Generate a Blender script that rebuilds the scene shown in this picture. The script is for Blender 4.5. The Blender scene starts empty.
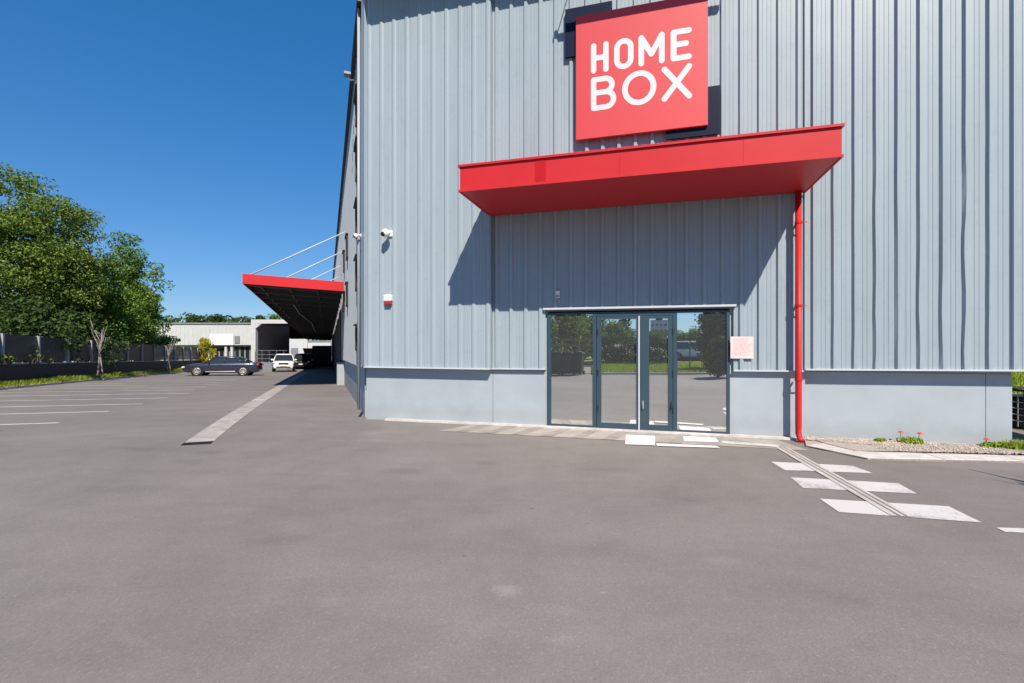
import bpy, bmesh, math, random
from mathutils import Vector, Matrix, noise
random.seed(7)
R = math.radians
scene = bpy.context.scene
COL = scene.collection
F, CX, CY, HC = 480.0, 512.0, 341.5, 1.62          # focal length in pixels, image centre, eye height

# ------------------------------------------------------------------ terrain
def softplus(x, k):
    t = x / k
    return x if t > 30 else k * math.log1p(math.exp(t))
def softclamp(x, k, m):                                   # 0 .. m with soft ends
    return softplus(x, k) - softplus(x - m, k)
E1 = Vector((0.9616, -0.2743))                            # along the facade, to the right
N1 = Vector((-0.2743, -0.9616))                           # out of the facade
P0 = Vector((0.684, 9.13))
D2 = Vector((-0.3596, 0.9331))                            # along the side wall, away
N2 = Vector((-0.9331, -0.3596))                           # out of the side wall
C0 = Vector((-3.11, 10.22))
def g(x, y):
    r = Vector((x, y)) - C0
    u = r.dot(D2); v = r.dot(N2)
    return -0.032 * softclamp(u, 1.2, 45) + 0.02 * softclamp(v - 2.7, 1.0, 12) * min(1, max(0, (y + 3) / 9))
def G(px, py):                                            # ground point seen at a pixel
    kx, kz = (px - CX) / F, (CY - py) / F
    y = HC * F / (py - CY)
    for _ in range(60):
        y = 0.5 * y + 0.5 * (HC - g(kx * y, y)) / (-kz)
    return Vector((kx * y, y))
def fs(px, o=0.0):                                        # facade coordinate of an image column
    k = (px - CX) / F
    b = P0 + N1 * o
    return (k * b.y - b.x) / (E1.x - k * E1.y)
def fz(px, py, o=0.0):
    b = P0 + E1 * fs(px, o) + N1 * o
    return HC + (CY - py) * b.y / F
def W(s, o, z):
    b = P0 + E1 * s + N1 * o
    return Vector((b.x, b.y, z))
def S(u, o, z):
    b = C0 + D2 * u + N2 * o
    return Vector((b.x, b.y, z))
def su(px, o=0.0):
    k = (px - CX) / F
    b = C0 + N2 * o
    return (k * b.y - b.x) / (D2.x - k * D2.y)
def mirror(x, y):                                         # where a thing mirrored in the door glass really stands
    q = Vector((x, y)); a = (q - P0).dot(N1)
    return q - N1 * (2 * a)
def M(px, z_depth):
    return mirror((px - CX) / F * z_depth, z_depth)

# ------------------------------------------------------------------ materials
def nt(name):
    m = bpy.data.materials.new(name); m.use_nodes = True
    t = m.node_tree; b = t.nodes['Principled BSDF']
    return m, t, b
def node(t, kind, **kw):
    n = t.nodes.new(kind)
    for k, v in kw.items():
        if k in n.inputs: n.inputs[k].default_value = v
        else: setattr(n, k, v)
    return n
def ramp(t, src, stops):
    r = t.nodes.new('ShaderNodeValToRGB')
    e = r.color_ramp.elements
    while len(e) < len(stops): e.new(0.5)
    for q, (p, c) in zip(e, stops):
        q.position = p; q.color = (c[0], c[1], c[2], 1) if not isinstance(c, float) else (c, c, c, 1)
    t.links.new(src, r.inputs[0]); return r
def coords(t, scale=(1, 1, 1)):
    c = t.nodes.new('ShaderNodeTexCoord'); mp = t.nodes.new('ShaderNodeMapping')
    mp.inputs['Scale'].default_value = scale
    t.links.new(c.outputs['Object'], mp.inputs[0]); return mp.outputs[0]
def mixc(t, a, b, fac, mode='MIX'):
    m = t.nodes.new('ShaderNodeMix'); m.data_type = 'RGBA'; m.blend_type = mode
    for i, v in ((0, fac), (6, a), (7, b)):
        if hasattr(v, 'is_linked') or hasattr(v, 'links'): t.links.new(v, m.inputs[i])
        else: m.inputs[i].default_value = v if i == 0 else (v[0], v[1], v[2], 1)
    return m.outputs[2]
def bump(t, b, h, strength, dist):
    n = node(t, 'ShaderNodeBump', Strength=strength, Distance=dist)
    t.links.new(h, n.inputs['Height']); t.links.new(n.outputs[0], b.inputs['Normal'])
def mat(name, col, rough=0.5, metal=0.0, var=0.12, scale=3.0, bs=0.0, spec=0.5, stretch=(1, 1, 1), coat=0.0):
    m, t, b = nt(name)
    v = coords(t, stretch)
    n = node(t, 'ShaderNodeTexNoise', Scale=scale, Detail=6.0, Roughness=0.6)
    t.links.new(v, n.inputs['Vector'])
    r = ramp(t, n.outputs[0], [(0.3, tuple(c * (1 - var) for c in col)), (0.7, tuple(min(1, c * (1 + var)) for c in col))])
    t.links.new(r.outputs[0], b.inputs['Base Color'])
    b.inputs['Roughness'].default_value = rough; b.inputs['Metallic'].default_value = metal
    b.inputs['Specular IOR Level'].default_value = spec; b.inputs['Coat Weight'].default_value = coat
    if bs:
        n2 = node(t, 'ShaderNodeTexNoise', Scale=scale * 12, Detail=4.0)
        t.links.new(v, n2.inputs['Vector']); bump(t, b, n2.outputs[0], bs, 0.01)
    return m
MT = {}
def asphalt():
    m, t, b = nt('asphalt'); v = coords(t)
    big = node(t, 'ShaderNodeTexNoise', Scale=0.23, Detail=5.0, Roughness=0.65, Distortion=0.6); t.links.new(v, big.inputs['Vector'])
    med = node(t, 'ShaderNodeTexNoise', Scale=1.7, Detail=8.0, Roughness=0.7); t.links.new(v, med.inputs['Vector'])
    vo = node(t, 'ShaderNodeTexVoronoi', Scale=95.0); t.links.new(v, vo.inputs['Vector'])
    fine = node(t, 'ShaderNodeTexNoise', Scale=60.0, Detail=3.0, Roughness=0.8); t.links.new(v, fine.inputs['Vector'])
    c1 = ramp(t, big.outputs[0], [(0.3, (0.168, 0.155, 0.146)), (0.5, (0.200, 0.186, 0.174)), (0.72, (0.236, 0.222, 0.208))])
    c2 = ramp(t, med.outputs[0], [(0.25, 0.8), (0.5, 1.0), (0.8, 1.13)])
    c3 = ramp(t, vo.outputs['Color'], [(0.0, 0.62), (0.45, 1.0), (0.8, 1.12), (0.97, 1.9)])
    c4 = ramp(t, fine.outputs[0], [(0.3, 0.82), (0.7, 1.18)])
    # pale worn spots and dark drip stains, each with a shape of its own
    sp = node(t, 'ShaderNodeTexNoise', Scale=0.9, Detail=3.0, Distortion=1.2); t.links.new(coords(t, (1, 1.6, 1)), sp.inputs['Vector'])
    s1 = ramp(t, sp.outputs[0], [(0.2, 0.88), (0.38, 1.0), (0.62, 1.0), (0.75, 1.12)])
    x = mixc(t, c1.outputs[0], c2.outputs[0], 0.55, 'MULTIPLY')
    x = mixc(t, x, c3.outputs[0], 0.3, 'MULTIPLY'); x = mixc(t, x, c4.outputs[0], 0.4, 'MULTIPLY'); x = mixc(t, x, s1.outputs[0], 0.8, 'MULTIPLY')
    ty = node(t, 'ShaderNodeTexNoise', Scale=0.5, Detail=5.0, Roughness=0.7, Distortion=0.4); t.links.new(coords(t, (0.25, 2.2, 1)), ty.inputs['Vector'])
    x = mixc(t, x, ramp(t, ty.outputs[0], [(0.3, 0.9), (0.5, 1.0), (0.72, 1.07)]).outputs[0], 0.8, 'MULTIPLY')
    # oil drips and bleached spots, each at its own place on the yard
    wob = node(t, 'ShaderNodeTexNoise', Scale=2.4, Detail=6.0, Roughness=0.75); t.links.new(v, wob.inputs['Vector'])
    for (px, py, rx, ry, gain) in ((485, 463, .5, .28, .86), (402, 471, .7, .35, .85), (464, 556, .05, .03, .35), (532, 508.5, .05, .035, .4), (587, 523.5, .04, .03, .55), (133, 489, 1.3, .35, .87), (133, 449, 1.1, .4, .87), (210, 452, .6, .3, .85),
                                   (506, 590, .26, .22, 1.36), (495, 575, .5, .3, 1.08), (603, 592.5, .06, .03, 1.4), (690, 500, .8, .3, .88), (610, 470, .9, .3, .86), (720, 560, .35, .2, 1.15), (330, 600, .3, .2, 1.12), (280, 540, .7, .3, .9), (850, 600, .5, .2, .9), (560, 640, .25, .15, 1.12), (375, 440, .8, .3, 1.1)):
        p = G(px, py)
        mp = t.nodes.new('ShaderNodeMapping'); mp.vector_type = 'POINT'
        mp.inputs['Location'].default_value = (-p.x / rx, -p.y / ry, 0); mp.inputs['Scale'].default_value = (1 / rx, 1 / ry, 0)
        t.links.new(v, mp.inputs[0])
        ln = node(t, 'ShaderNodeVectorMath', operation='LENGTH'); t.links.new(mp.outputs[0], ln.inputs[0])
        ad = node(t, 'ShaderNodeMath', operation='ADD'); t.links.new(ln.outputs['Value'], ad.inputs[0]); t.links.new(wob.outputs[0], ad.inputs[1])
        x = mixc(t, x, ramp(t, ad.outputs[0], [(0.55, float(gain) if gain <= 1 else (gain,) * 3), (1.0, 1.0)]).outputs[0], 1.0, 'MULTIPLY')
    t.links.new(x, b.inputs['Base Color']); b.inputs['Roughness'].default_value = 0.9; b.inputs['Specular IOR Level'].default_value = 0.25
    bump(t, b, vo.outputs['Distance'], 0.2, 0.005)
    return m
MT['asphalt'] = asphalt()
def cladding(name, col):
    m, t, b = nt(name); v = coords(t, (1, 1, 0.12))
    st = node(t, 'ShaderNodeTexNoise', Scale=2.6, Detail=7.0, Roughness=0.65); t.links.new(v, st.inputs['Vector'])
    r = ramp(t, st.outputs[0], [(0.25, tuple(c * 0.9 for c in col)), (0.5, col), (0.8, tuple(c * 1.08 for c in col))])
    sm = node(t, 'ShaderNodeTexNoise', Scale=6.0, Detail=6.0, Roughness=0.7); t.links.new(coords(t), sm.inputs['Vector'])
    r2 = ramp(t, sm.outputs[0], [(0.25, 0.88), (0.45, 1.0), (1.0, 1.0)])
    dk = node(t, 'ShaderNodeTexNoise', Scale=9.0, Detail=6.0, Roughness=0.75); t.links.new(coords(t, (1, 1, 0.03)), dk.inputs['Vector'])
    r3 = ramp(t, dk.outputs[0], [(0.28, 0.86), (0.42, 1.0), (0.65, 1.0), (0.8, 1.06)])
    t.links.new(mixc(t, mixc(t, r.outputs[0], r2.outputs[0], 0.8, 'MULTIPLY'), r3.outputs[0], 0.9, 'MULTIPLY'), b.inputs['Base Color'])
    b.inputs['Roughness'].default_value = 0.42; b.inputs['Metallic'].default_value = 0.0
    b.inputs['Specular IOR Level'].default_value = 0.35
    wv = node(t, 'ShaderNodeTexNoise', Scale=1.3, Detail=2.0); t.links.new(coords(t, (1, 1, 0.5)), wv.inputs['Vector'])
    bump(t, b, wv.outputs[0], 0.25, 0.03)
    return m
MT['clad'] = cladding('grey_cladding', (0.29, 0.358, 0.402))
MT['side'] = cladding('side_cladding', (0.36, 0.39, 0.42))
MT['plinth'] = mat('painted_concrete', (0.322, 0.378, 0.42), 0.7, var=0.07, scale=1.6, bs=0.1)
def splash():
    m = MT['plinth']; t = m.node_tree; b = t.nodes['Principled BSDF']; src = b.inputs['Base Color'].links[0].from_socket
    gp = t.nodes.new('ShaderNodeNewGeometry'); sx = t.nodes.new('ShaderNodeSeparateXYZ'); t.links.new(gp.outputs['Position'], sx.inputs[0])
    n = node(t, 'ShaderNodeTexNoise', Scale=5.0, Detail=7.0, Roughness=0.75); t.links.new(coords(t, (1, 1, .5)), n.inputs['Vector'])
    k = node(t, 'ShaderNodeMath', operation='MULTIPLY_ADD'); t.links.new(n.outputs[0], k.inputs[0]); k.inputs[1].default_value = -0.42; t.links.new(sx.outputs['Z'], k.inputs[2])
    r = ramp(t, k.outputs[0], [(0.0, (0.74, 0.68, 0.6)), (0.16, (1.0, 1.0, 1.0))]); 
    t.links.new(mixc(t, src, r.outputs[0], 0.25, 'MULTIPLY'), b.inputs['Base Color'])
splash()
MT['trim'] = mat('pale_trim', (0.5, 0.53, 0.56), 0.45, var=0.06)
MT['white'] = mat('white_paint_metal', (0.78, 0.78, 0.76), 0.4, var=0.05)
MT['red'] = mat('red_coated_metal', (0.50, 0.020, 0.024), 0.42, var=0.05, scale=1.5, spec=0.3)
MT['sign_red'] = mat('red_sign_panel', (0.53, 0.042, 0.050), 0.5, var=0.03, scale=1.0)
MT['letter'] = mat('white_letter', (0.62, 0.60, 0.63), 0.5, var=0.02)
MT['navy'] = mat('navy_panel', (0.003, 0.008, 0.030), 0.5, var=0.1, spec=0.15)
MT['teal'] = mat('teal_grey_frame', (0.03, 0.06, 0.082), 0.4, var=0.08)
MT['dark'] = mat('dark_metal', (0.02, 0.022, 0.026), 0.5)
MT['steel'] = mat('galvanised_steel', (0.42, 0.43, 0.44), 0.4, metal=0.6, var=0.15, scale=8)
MT['blackgap'] = mat('black_rubber', (0.008, 0.008, 0.009), 0.8)
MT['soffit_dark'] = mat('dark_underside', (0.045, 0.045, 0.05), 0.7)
MT['concrete'] = mat('pale_concrete', (0.46, 0.435, 0.41), 0.9, var=0.22, scale=2.5, bs=0.25)
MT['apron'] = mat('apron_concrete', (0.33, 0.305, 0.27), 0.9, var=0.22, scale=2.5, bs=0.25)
MT['apron_grey'] = mat('caustic_band_and_slot_grey', (0.26, 0.243, 0.222), 0.9, var=0.2, scale=3, bs=0.2)  # gap tone between painted sunlight stripes on the apron; also the drain slots
MT['kerb'] = mat('kerb_concrete', (0.52, 0.50, 0.48), 0.9, var=0.18, scale=5, bs=0.3)
def paint(name, col, wear):
    m, t, b = nt(name); v = coords(t)
    n = node(t, 'ShaderNodeTexNoise', Scale=22.0, Detail=8.0, Roughness=0.8); t.links.new(v, n.inputs['Vector'])
    n2 = node(t, 'ShaderNodeTexNoise', Scale=2.0, Detail=4.0); t.links.new(v, n2.inputs['Vector'])
    a = node(t, 'ShaderNodeMath', operation='ADD'); t.links.new(n.outputs[0], a.inputs[0]); t.links.new(n2.outputs[0], a.inputs[1])
    r = ramp(t, a.outputs[0], [(wear, (0.26, 0.25, 0.25)), (min(1, wear + 0.14), col)])
    h = node(t, 'ShaderNodeMath', operation='MULTIPLY'); t.links.new(a.outputs[0], h.inputs[0]); h.inputs[1].default_value = 0.5
    t.links.new(h.outputs[0], r.inputs[0])
    t.links.new(r.outputs[0], b.inputs['Base Color']); b.inputs['Roughness'].default_value = 0.8
    return m
MT['paint'] = paint('road_paint', (0.56, 0.55, 0.54), 0.352)
MT['worn'] = paint('worn_road_paint', (0.50, 0.49, 0.49), 0.36)
MT['gravel'] = mat('gravel_bed', (0.42, 0.37, 0.32), 0.95, var=0.35, scale=40, bs=0.6)
MT['stone'] = mat('pebble_stone', (0.46, 0.41, 0.35), 0.9, var=0.35, scale=9)
MT['soil'] = mat('grass_soil', (0.13, 0.19, 0.03), 0.95, var=0.4, scale=6, bs=0.5)
MT['navywall'] = mat('dark_blue_wall', (0.016, 0.02, 0.034), 0.7, var=0.2, scale=2, bs=0.1)
MT['mesh'] = mat('fence_slats', (0.034, 0.045, 0.052), 0.5)
MT['post'] = mat('grey_post', (0.24, 0.26, 0.28), 0.5)
MT['fpost'] = mat('pale_grey_post', (0.3, 0.33, 0.35), 0.5)
MT['bark'] = mat('bark', (0.09, 0.065, 0.045), 0.95, var=0.4, scale=8, bs=0.6, stretch=(1, 1, 0.2))
MT['palebark'] = mat('pale_bark', (0.32, 0.29, 0.255), 0.9, var=0.25, scale=10, bs=0.3, stretch=(1, 1, 0.3))
MT['wood'] = mat('wood', (0.25, 0.16, 0.08), 0.8, var=0.3, scale=5, stretch=(0.2, 1, 1))
MT['whitewall'] = mat('white_corrugated_wall', (0.48, 0.5, 0.51), 0.6, var=0.06, scale=2)
MT['greywall'] = mat('light_grey_wall', (0.42, 0.44, 0.46), 0.6, var=0.06, scale=2)
MT['slatewall'] = mat('slate_wall', (0.17, 0.2, 0.22), 0.7, var=0.1)
MT['roof'] = mat('roof_sheet', (0.2, 0.21, 0.22), 0.6)
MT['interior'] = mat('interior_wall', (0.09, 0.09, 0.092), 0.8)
MT['tyre'] = mat('tyre_rubber', (0.012, 0.012, 0.012), 0.8)
MT['rim'] = mat('alloy_rim', (0.55, 0.55, 0.56), 0.3, metal=0.7)
MT['navycar'] = mat('navy_car_paint', (0.03, 0.037, 0.058), 0.2, metal=0.4, var=0.03, coat=1.0)
MT['whitecar'] = mat('white_car_paint', (0.75, 0.75, 0.75), 0.25, var=0.02, coat=1.0)
MT['blackcar'] = mat('black_car_paint', (0.012, 0.012, 0.013), 0.22, var=0.02, coat=1.0)
MT['carglass'] = mat('car_glass', (0.02, 0.025, 0.03), 0.04, var=0.02, spec=1.0)
MT['chrome'] = mat('chrome', (0.7, 0.7, 0.7), 0.15, metal=1.0)
MT['lamp'] = mat('clear_lamp', (0.6, 0.62, 0.65), 0.1, spec=0.8)
MT['tail'] = mat('red_lamp', (0.35, 0.01, 0.012), 0.15, spec=0.8)
MT['plate'] = mat('plate_white', (0.7, 0.7, 0.66), 0.4, var=0.02)
MT['yellow'] = mat('yellow_paint', (0.55, 0.32, 0.03), 0.5)
MT['bin'] = mat('dark_plastic', (0.018, 0.02, 0.022), 0.5)
MT['paper'] = mat('pink_paper', (0.66, 0.55, 0.55), 0.8, var=0.04)
MT['ink'] = mat('red_ink', (0.58, 0.4, 0.4), 0.8)
MT['petal'] = mat('poppy_petal', (0.7, 0.06, 0.025), 0.7)
def leaf(name, dark, mid, light, trans=0.25):
    m, t, b = nt(name)
    gi = t.nodes.new('ShaderNodeNewGeometry')
    r = ramp(t, gi.outputs['Random Per Island'], [(0.0, dark), (0.5, mid), (1.0, light)])
    t.links.new(r.outputs[0], b.inputs['Base Color']); b.inputs['Roughness'].default_value = 0.65; b.inputs['Specular IOR Level'].default_value = 0.15
    tr = t.nodes.new('ShaderNodeBsdfTranslucent'); t.links.new(r.outputs[0], tr.inputs[0])
    mx = t.nodes.new('ShaderNodeMixShader'); mx.inputs[0].default_value = trans
    out = t.nodes['Material Output']
    t.links.new(b.outputs[0], mx.inputs[1]); t.links.new(tr.outputs[0], mx.inputs[2]); t.links.new(mx.outputs[0], out.inputs[0])
    return m
MT['leaf_olive'] = leaf('leaf_olive', (0.055, 0.10, 0.015), (0.135, 0.21, 0.034), (0.235, 0.315, 0.062))
MT['leaf_green'] = leaf('leaf_green', (0.045, 0.10, 0.015), (0.11, 0.21, 0.03), (0.205, 0.31, 0.055))
MT['leaf_dark'] = leaf('leaf_dark', (0.022, 0.045, 0.012), (0.045, 0.085, 0.02), (0.08, 0.13, 0.035))
MT['leaf_lime'] = leaf('leaf_lime', (0.13, 0.19, 0.02), (0.22, 0.29, 0.04), (0.31, 0.37, 0.06))
MT['leaf_yellow'] = leaf('leaf_yellow', (0.25, 0.24, 0.012), (0.38, 0.34, 0.015), (0.5, 0.44, 0.03))
MT['grass'] = leaf('grass_blade', (0.16, 0.24, 0.02), (0.27, 0.37, 0.035), (0.38, 0.46, 0.07), 0.35)
def mirror_glass():
    m, t, b = nt('reflective_door_glass')
    gl = node(t, 'ShaderNodeBsdfGlossy', Color=(0.93, 0.95, 0.94, 1), Roughness=0.0)
    tr = node(t, 'ShaderNodeBsdfTransparent', Color=(0.45, 0.5, 0.5, 1))
    n = node(t, 'ShaderNodeTexNoise', Scale=0.9, Detail=1.0); t.links.new(coords(t), n.inputs['Vector'])
    bp = node(t, 'ShaderNodeBump', Strength=0.04, Distance=0.02); t.links.new(n.outputs[0], bp.inputs['Height']); t.links.new(bp.outputs[0], gl.inputs['Normal'])
    mx = t.nodes.new('ShaderNodeMixShader'); mx.inputs[0].default_value = 0.9
    df = node(t, 'ShaderNodeBsdfDiffuse', Color=(0.6, 0.66, 0.7, 1)); m2 = t.nodes.new('ShaderNodeMixShader'); m2.inputs[0].default_value = 0.05
    t.links.new(tr.outputs[0], mx.inputs[1]); t.links.new(gl.outputs[0], mx.inputs[2])
    t.links.new(mx.outputs[0], m2.inputs[1]); t.links.new(df.outputs[0], m2.inputs[2]); t.links.new(m2.outputs[0], t.nodes['Material Output'].inputs[0])
    return m
MT['glass'] = mirror_glass()
MT['window'] = mat('window_glass', (0.015, 0.02, 0.025), 0.05, spec=0.9, var=0.02)

# ------------------------------------------------------------------ mesh helpers
def link(o, parent=None):
    COL.objects.link(o)
    if parent is not None: o.parent = parent
    return o
def obj(name, bm, m, parent=None, smooth=False):
    me = bpy.data.meshes.new(name); bm.to_mesh(me); bm.free()
    ms = m if isinstance(m, (list, tuple)) else [m]
    for q in ms: me.materials.append(q)
    if smooth:
        for p in me.polygons: p.use_smooth = True
    return link(bpy.data.objects.new(name, me), parent)
def tag(o, label=None, cat=None, group=None, kind=None):
    if label: o['label'] = label
    if cat: o['category'] = cat
    if group: o['group'] = group
    if kind: o['kind'] = kind
    return o
def thing(name, label, cat, loc=(0, 0, 0), rz=0.0, group=None):
    o = bpy.data.objects.new(name, None); o.empty_display_size = 0.3
    o.location = loc; o.rotation_euler = (0, 0, rz); link(o)
    return tag(o, label, cat, group)
def copy_tree(o, parent=None):
    c = o.copy(); COL.objects.link(c)
    if parent is not None: c.parent = parent
    for ch in o.children: copy_tree(ch, c)
    return c
def hexa(bm, pts):                                        # 8 points: bottom 4 (ccw), top 4
    v = [bm.verts.new(p) for p in pts]
    for f in ((3, 2, 1, 0), (4, 5, 6, 7), (0, 1, 5, 4), (1, 2, 6, 5), (2, 3, 7, 6), (3, 0, 4, 7)):
        bm.faces.new([v[i] for i in f])
    return v
def box(bm, x0, x1, y0, y1, z0, z1):
    return hexa(bm, [(x0, y0, z0), (x1, y0, z0), (x1, y1, z0), (x0, y1, z0), (x0, y0, z1), (x1, y0, z1), (x1, y1, z1), (x0, y1, z1)])
def fbox(bm, s0, s1, o0, o1, z0, z1, T=W):                # box in facade (or side wall) coordinates
    if callable(z0) or callable(z1):
        a = z0 if callable(z0) else (lambda s: z0); b = z1 if callable(z1) else (lambda s: z1)
    else:
        a = lambda s: z0; b = lambda s: z1
    return hexa(bm, [T(s0, o1, a(s0)), T(s1, o1, a(s1)), T(s1, o0, a(s1)), T(s0, o0, a(s0)), T(s0, o1, b(s0)), T(s1, o1, b(s1)), T(s1, o0, b(s1)), T(s0, o0, b(s0))])
def tube(bm, pts, rad, n=8, caps=True):
    pts = [Vector(p) for p in pts]
    if not isinstance(rad, (list, tuple)): rad = [rad] * len(pts)
    rings = []; up = Vector((0.31, 0.17, 0.93)).normalized()
    for i, p in enumerate(pts):
        d = (pts[min(i + 1, len(pts) - 1)] - pts[max(i - 1, 0)]).normalized()
        a = d.cross(up)
        if a.length < 1e-3: a = d.cross(Vector((1, 0, 0)))
        a.normalize(); b = d.cross(a)
        rings.append([bm.verts.new(p + (a * math.cos(2 * math.pi * k / n) + b * math.sin(2 * math.pi * k / n)) * rad[i]) for k in range(n)])
    for r0, r1 in zip(rings, rings[1:]):
        for k in range(n): bm.faces.new((r0[k], r0[(k + 1) % n], r1[(k + 1) % n], r1[k]))
    if caps:
        bm.faces.new(rings[0][::-1]); bm.faces.new(rings[-1])
def drape(bm, a, b, c, d, off, step=0.5, thick=0.0):
    """a sheet over the ground between four plan corners (a-b along one side, d-c along the other)"""
    a, b, c, d = (Vector(p[:2]) for p in (a, b, c, d))
    nu = max(1, int(max((b - a).length, (c - d).length) / step)); nv = max(1, int(max((d - a).length, (c - b).length) / step))
    gr = []
    for i in range(nu + 1):
        row = []
        for j in range(nv + 1):
            p = (a.lerp(b, i / nu)).lerp(d.lerp(c, i / nu), j / nv)
            row.append(bm.verts.new((p.x, p.y, g(p.x, p.y) + off)))
        gr.append(row)
    for i in range(nu):
        for j in range(nv):
            bm.faces.new((gr[i][j], gr[i + 1][j], gr[i + 1][j + 1], gr[i][j + 1]))
    if thick:
        ring = [gr[i][0] for i in range(nu + 1)] + [gr[nu][j] for j in range(1, nv + 1)] + [gr[i][nv] for i in range(nu - 1, -1, -1)] + [gr[0][j] for j in range(nv - 1, 0, -1)]
        low = [bm.verts.new(v.co - Vector((0, 0, thick))) for v in ring]
        for k in range(len(ring)):
            q = (k + 1) % len(ring); bm.faces.new((ring[k], low[k], low[q], ring[q]))
    bmesh.ops.recalc_face_normals(bm, faces=bm.faces)
def bevel(bm, w, seg=2):
    bmesh.ops.bevel(bm, geom=list(bm.edges), offset=w, segments=seg, affect='EDGES', profile=0.5, clamp_overlap=True)
def nb(): return bmesh.new()

# ------------------------------------------------------------------ the setting: ground, verges, kerbs, paint
def axis(lo, hi, step, far):
    a = []; x = lo
    while x <= hi: a.append(x); x += step
    k = step
    x = hi
    while x < far: k *= 1.6; x += k; a.append(x)
    k = step; x = lo
    while x > -far: k *= 1.6; x -= k; a.insert(0, x)
    return a
bm = nb()
xs, ys = axis(-34, 14, 0.6, 900), axis(-12, 64, 0.6, 1200)
grid = [[bm.verts.new((x, y, g(x, y))) for y in ys] for x in xs]
for i in range(len(xs) - 1):
    for j in range(len(ys) - 1): bm.faces.new((grid[i][j], grid[i + 1][j], grid[i + 1][j + 1], grid[i][j + 1]))
tag(obj('ground', bm, MT['asphalt'], smooth=True), kind='structure')

PV = -N2                                                  # across the drive, to the right
# parking stall lines on the left
ends = [(58.6, 423), (108.7, 411.5), (143, 404), (168, 398), (188.6, 393.3), (205, 389.8), (219, 386.8)]
K0 = G(0, 390)                                            # a point on the left kerb
FP = Vector(((0 - CX) / F * 19.2, 19.2))                  # a point on the fence line
kv = (K0 - C0).dot(N2); fv = (FP - C0).dot(N2)
R0 = G(*ends[0]); u_first = (R0 - C0).dot(D2); rv = (R0 - C0).dot(N2)
us = [(G(*e) - C0).dot(D2) for e in ends]
pitch = (us[4] - us[0]) / 4
def UV(u, v):
    b = C0 + D2 * u + N2 * v
    return b
for i in range(-1, 10):
    u = us[i] if 0 <= i < len(us) else us[0] + pitch * i
    v0 = (G(*ends[i]) - C0).dot(N2) if 0 <= i < 5 else rv
    bm = nb(); w = 0.065
    drape(bm, UV(u - w, v0), UV(u + w, v0), UV(u + w, kv - 0.1), UV(u - w, kv - 0.1), 0.005)
    tag(obj('parking_line', bm, MT['paint']), kind='structure')
# drain channel down the drive
da, db = G(183, 443), G(213, 443)
dc, dd = G(300, 381), G(284, 383)
v_d0, v_d1 = (da - C0).dot(N2), (db - C0).dot(N2); u_d = (da - C0).dot(D2)
mid_v = (v_d0 + v_d1) / 2; hw = abs(v_d0 - v_d1) / 2 * 0.92
bm = nb(); drape(bm, UV(u_d, mid_v + hw), UV(u_d, mid_v - hw), UV(u_d + 40, mid_v - hw), UV(u_d + 40, mid_v + hw), 0.005, 0.5)
MT['drain'] = mat('drain_concrete', (0.36, 0.34, 0.31), 0.9, var=0.3, scale=4, bs=0.3)
tag(obj('drain_strip', bm, MT['drain']), kind='structure')
bm = nb()
for k in range(13):
    a = mid_v + hw - (k + 0.1) * 2 * hw / 13; b_ = a - 1.5 * hw / 13
    p = [UV(u_d - 0.2, a), UV(u_d - 0.2, b_), UV(u_d - 0.02, b_), UV(u_d - 0.02, a)]
    drape(bm, *p, 0.009, 1.0)
drape(bm, UV(u_d - 0.22, mid_v + hw), UV(u_d - 0.22, mid_v - hw), UV(u_d, mid_v - hw), UV(u_d, mid_v + hw), 0.005, 1.0)
tag(obj('drain_grate', bm, MT['blackgap']), kind='structure')
bm = nb()
drape(bm, UV(u_d + 7.3, mid_v + hw), UV(u_d + 7.3, mid_v - hw), UV(u_d + 7.7, mid_v - hw), UV(u_d + 7.7, mid_v + hw), 0.010, 0.5)
tag(obj('drain_cover', bm, MT['worn']), kind='structure')

# apron in front of the doors
sA, sB = fs(388), fs(762)
def FL(s, o): b = P0 + E1 * s + N1 * o; return b
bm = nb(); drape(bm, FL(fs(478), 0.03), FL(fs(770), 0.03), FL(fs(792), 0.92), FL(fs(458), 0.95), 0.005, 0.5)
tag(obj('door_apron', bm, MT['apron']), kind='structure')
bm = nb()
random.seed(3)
for k in range(9):                                        # grey gaps between painted stripes of sunlight thrown back by the doors
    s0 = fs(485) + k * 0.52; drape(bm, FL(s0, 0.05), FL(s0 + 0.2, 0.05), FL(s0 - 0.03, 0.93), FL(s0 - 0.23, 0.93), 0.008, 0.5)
tag(obj('apron_caustic_band', bm, MT['apron_grey']), kind='structure')
bm = nb(); drape(bm, FL(sA, 0.01), FL(fs(806), 0.01), FL(fs(806), 0.13), FL(sA, 0.13), 0.035, 0.5, 0.04)
tag(obj('base_kerb', bm, MT['kerb']), kind='structure')
def pq(*px): return [G(*p) for p in px]
bars = [((771, 462), (852, 466), (873, 473.5), (785, 470.5)), ((790.7, 477.7), (898, 483.6), (917, 494), (803, 488.3)),
        ((819.6, 499.1), (948.5, 506.7), (982, 523), (839, 512.5)), ((996, 528), (1100, 530.5), (1112, 537), (1005, 532.4))]
whites = [((626, 435.5), (655, 436.5), (655, 446), (625, 445)), ((683, 437), (716, 438.5), (719, 443), (684, 441.8)), ((656, 444), (716, 446.4), (720, 448.6), (657, 446.6))]
for q in bars:
    bm = nb(); drape(bm, *pq(*q), 0.005, 0.4); tag(obj('crossing_bar', bm, MT['paint']), kind='structure')
MT['fresh'] = paint('fresh_road_paint', (0.66, 0.66, 0.66), 0.28)
for q in whites:
    bm = nb(); drape(bm, *pq(*q), 0.012, 0.4); tag(obj('crossing_bar', bm, MT['fresh']), kind='structure')
bm = nb(); drape(bm, *pq((722, 441.5), (778, 445.5), (781, 448), (722, 444)), 0.012, 0.4)
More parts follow.
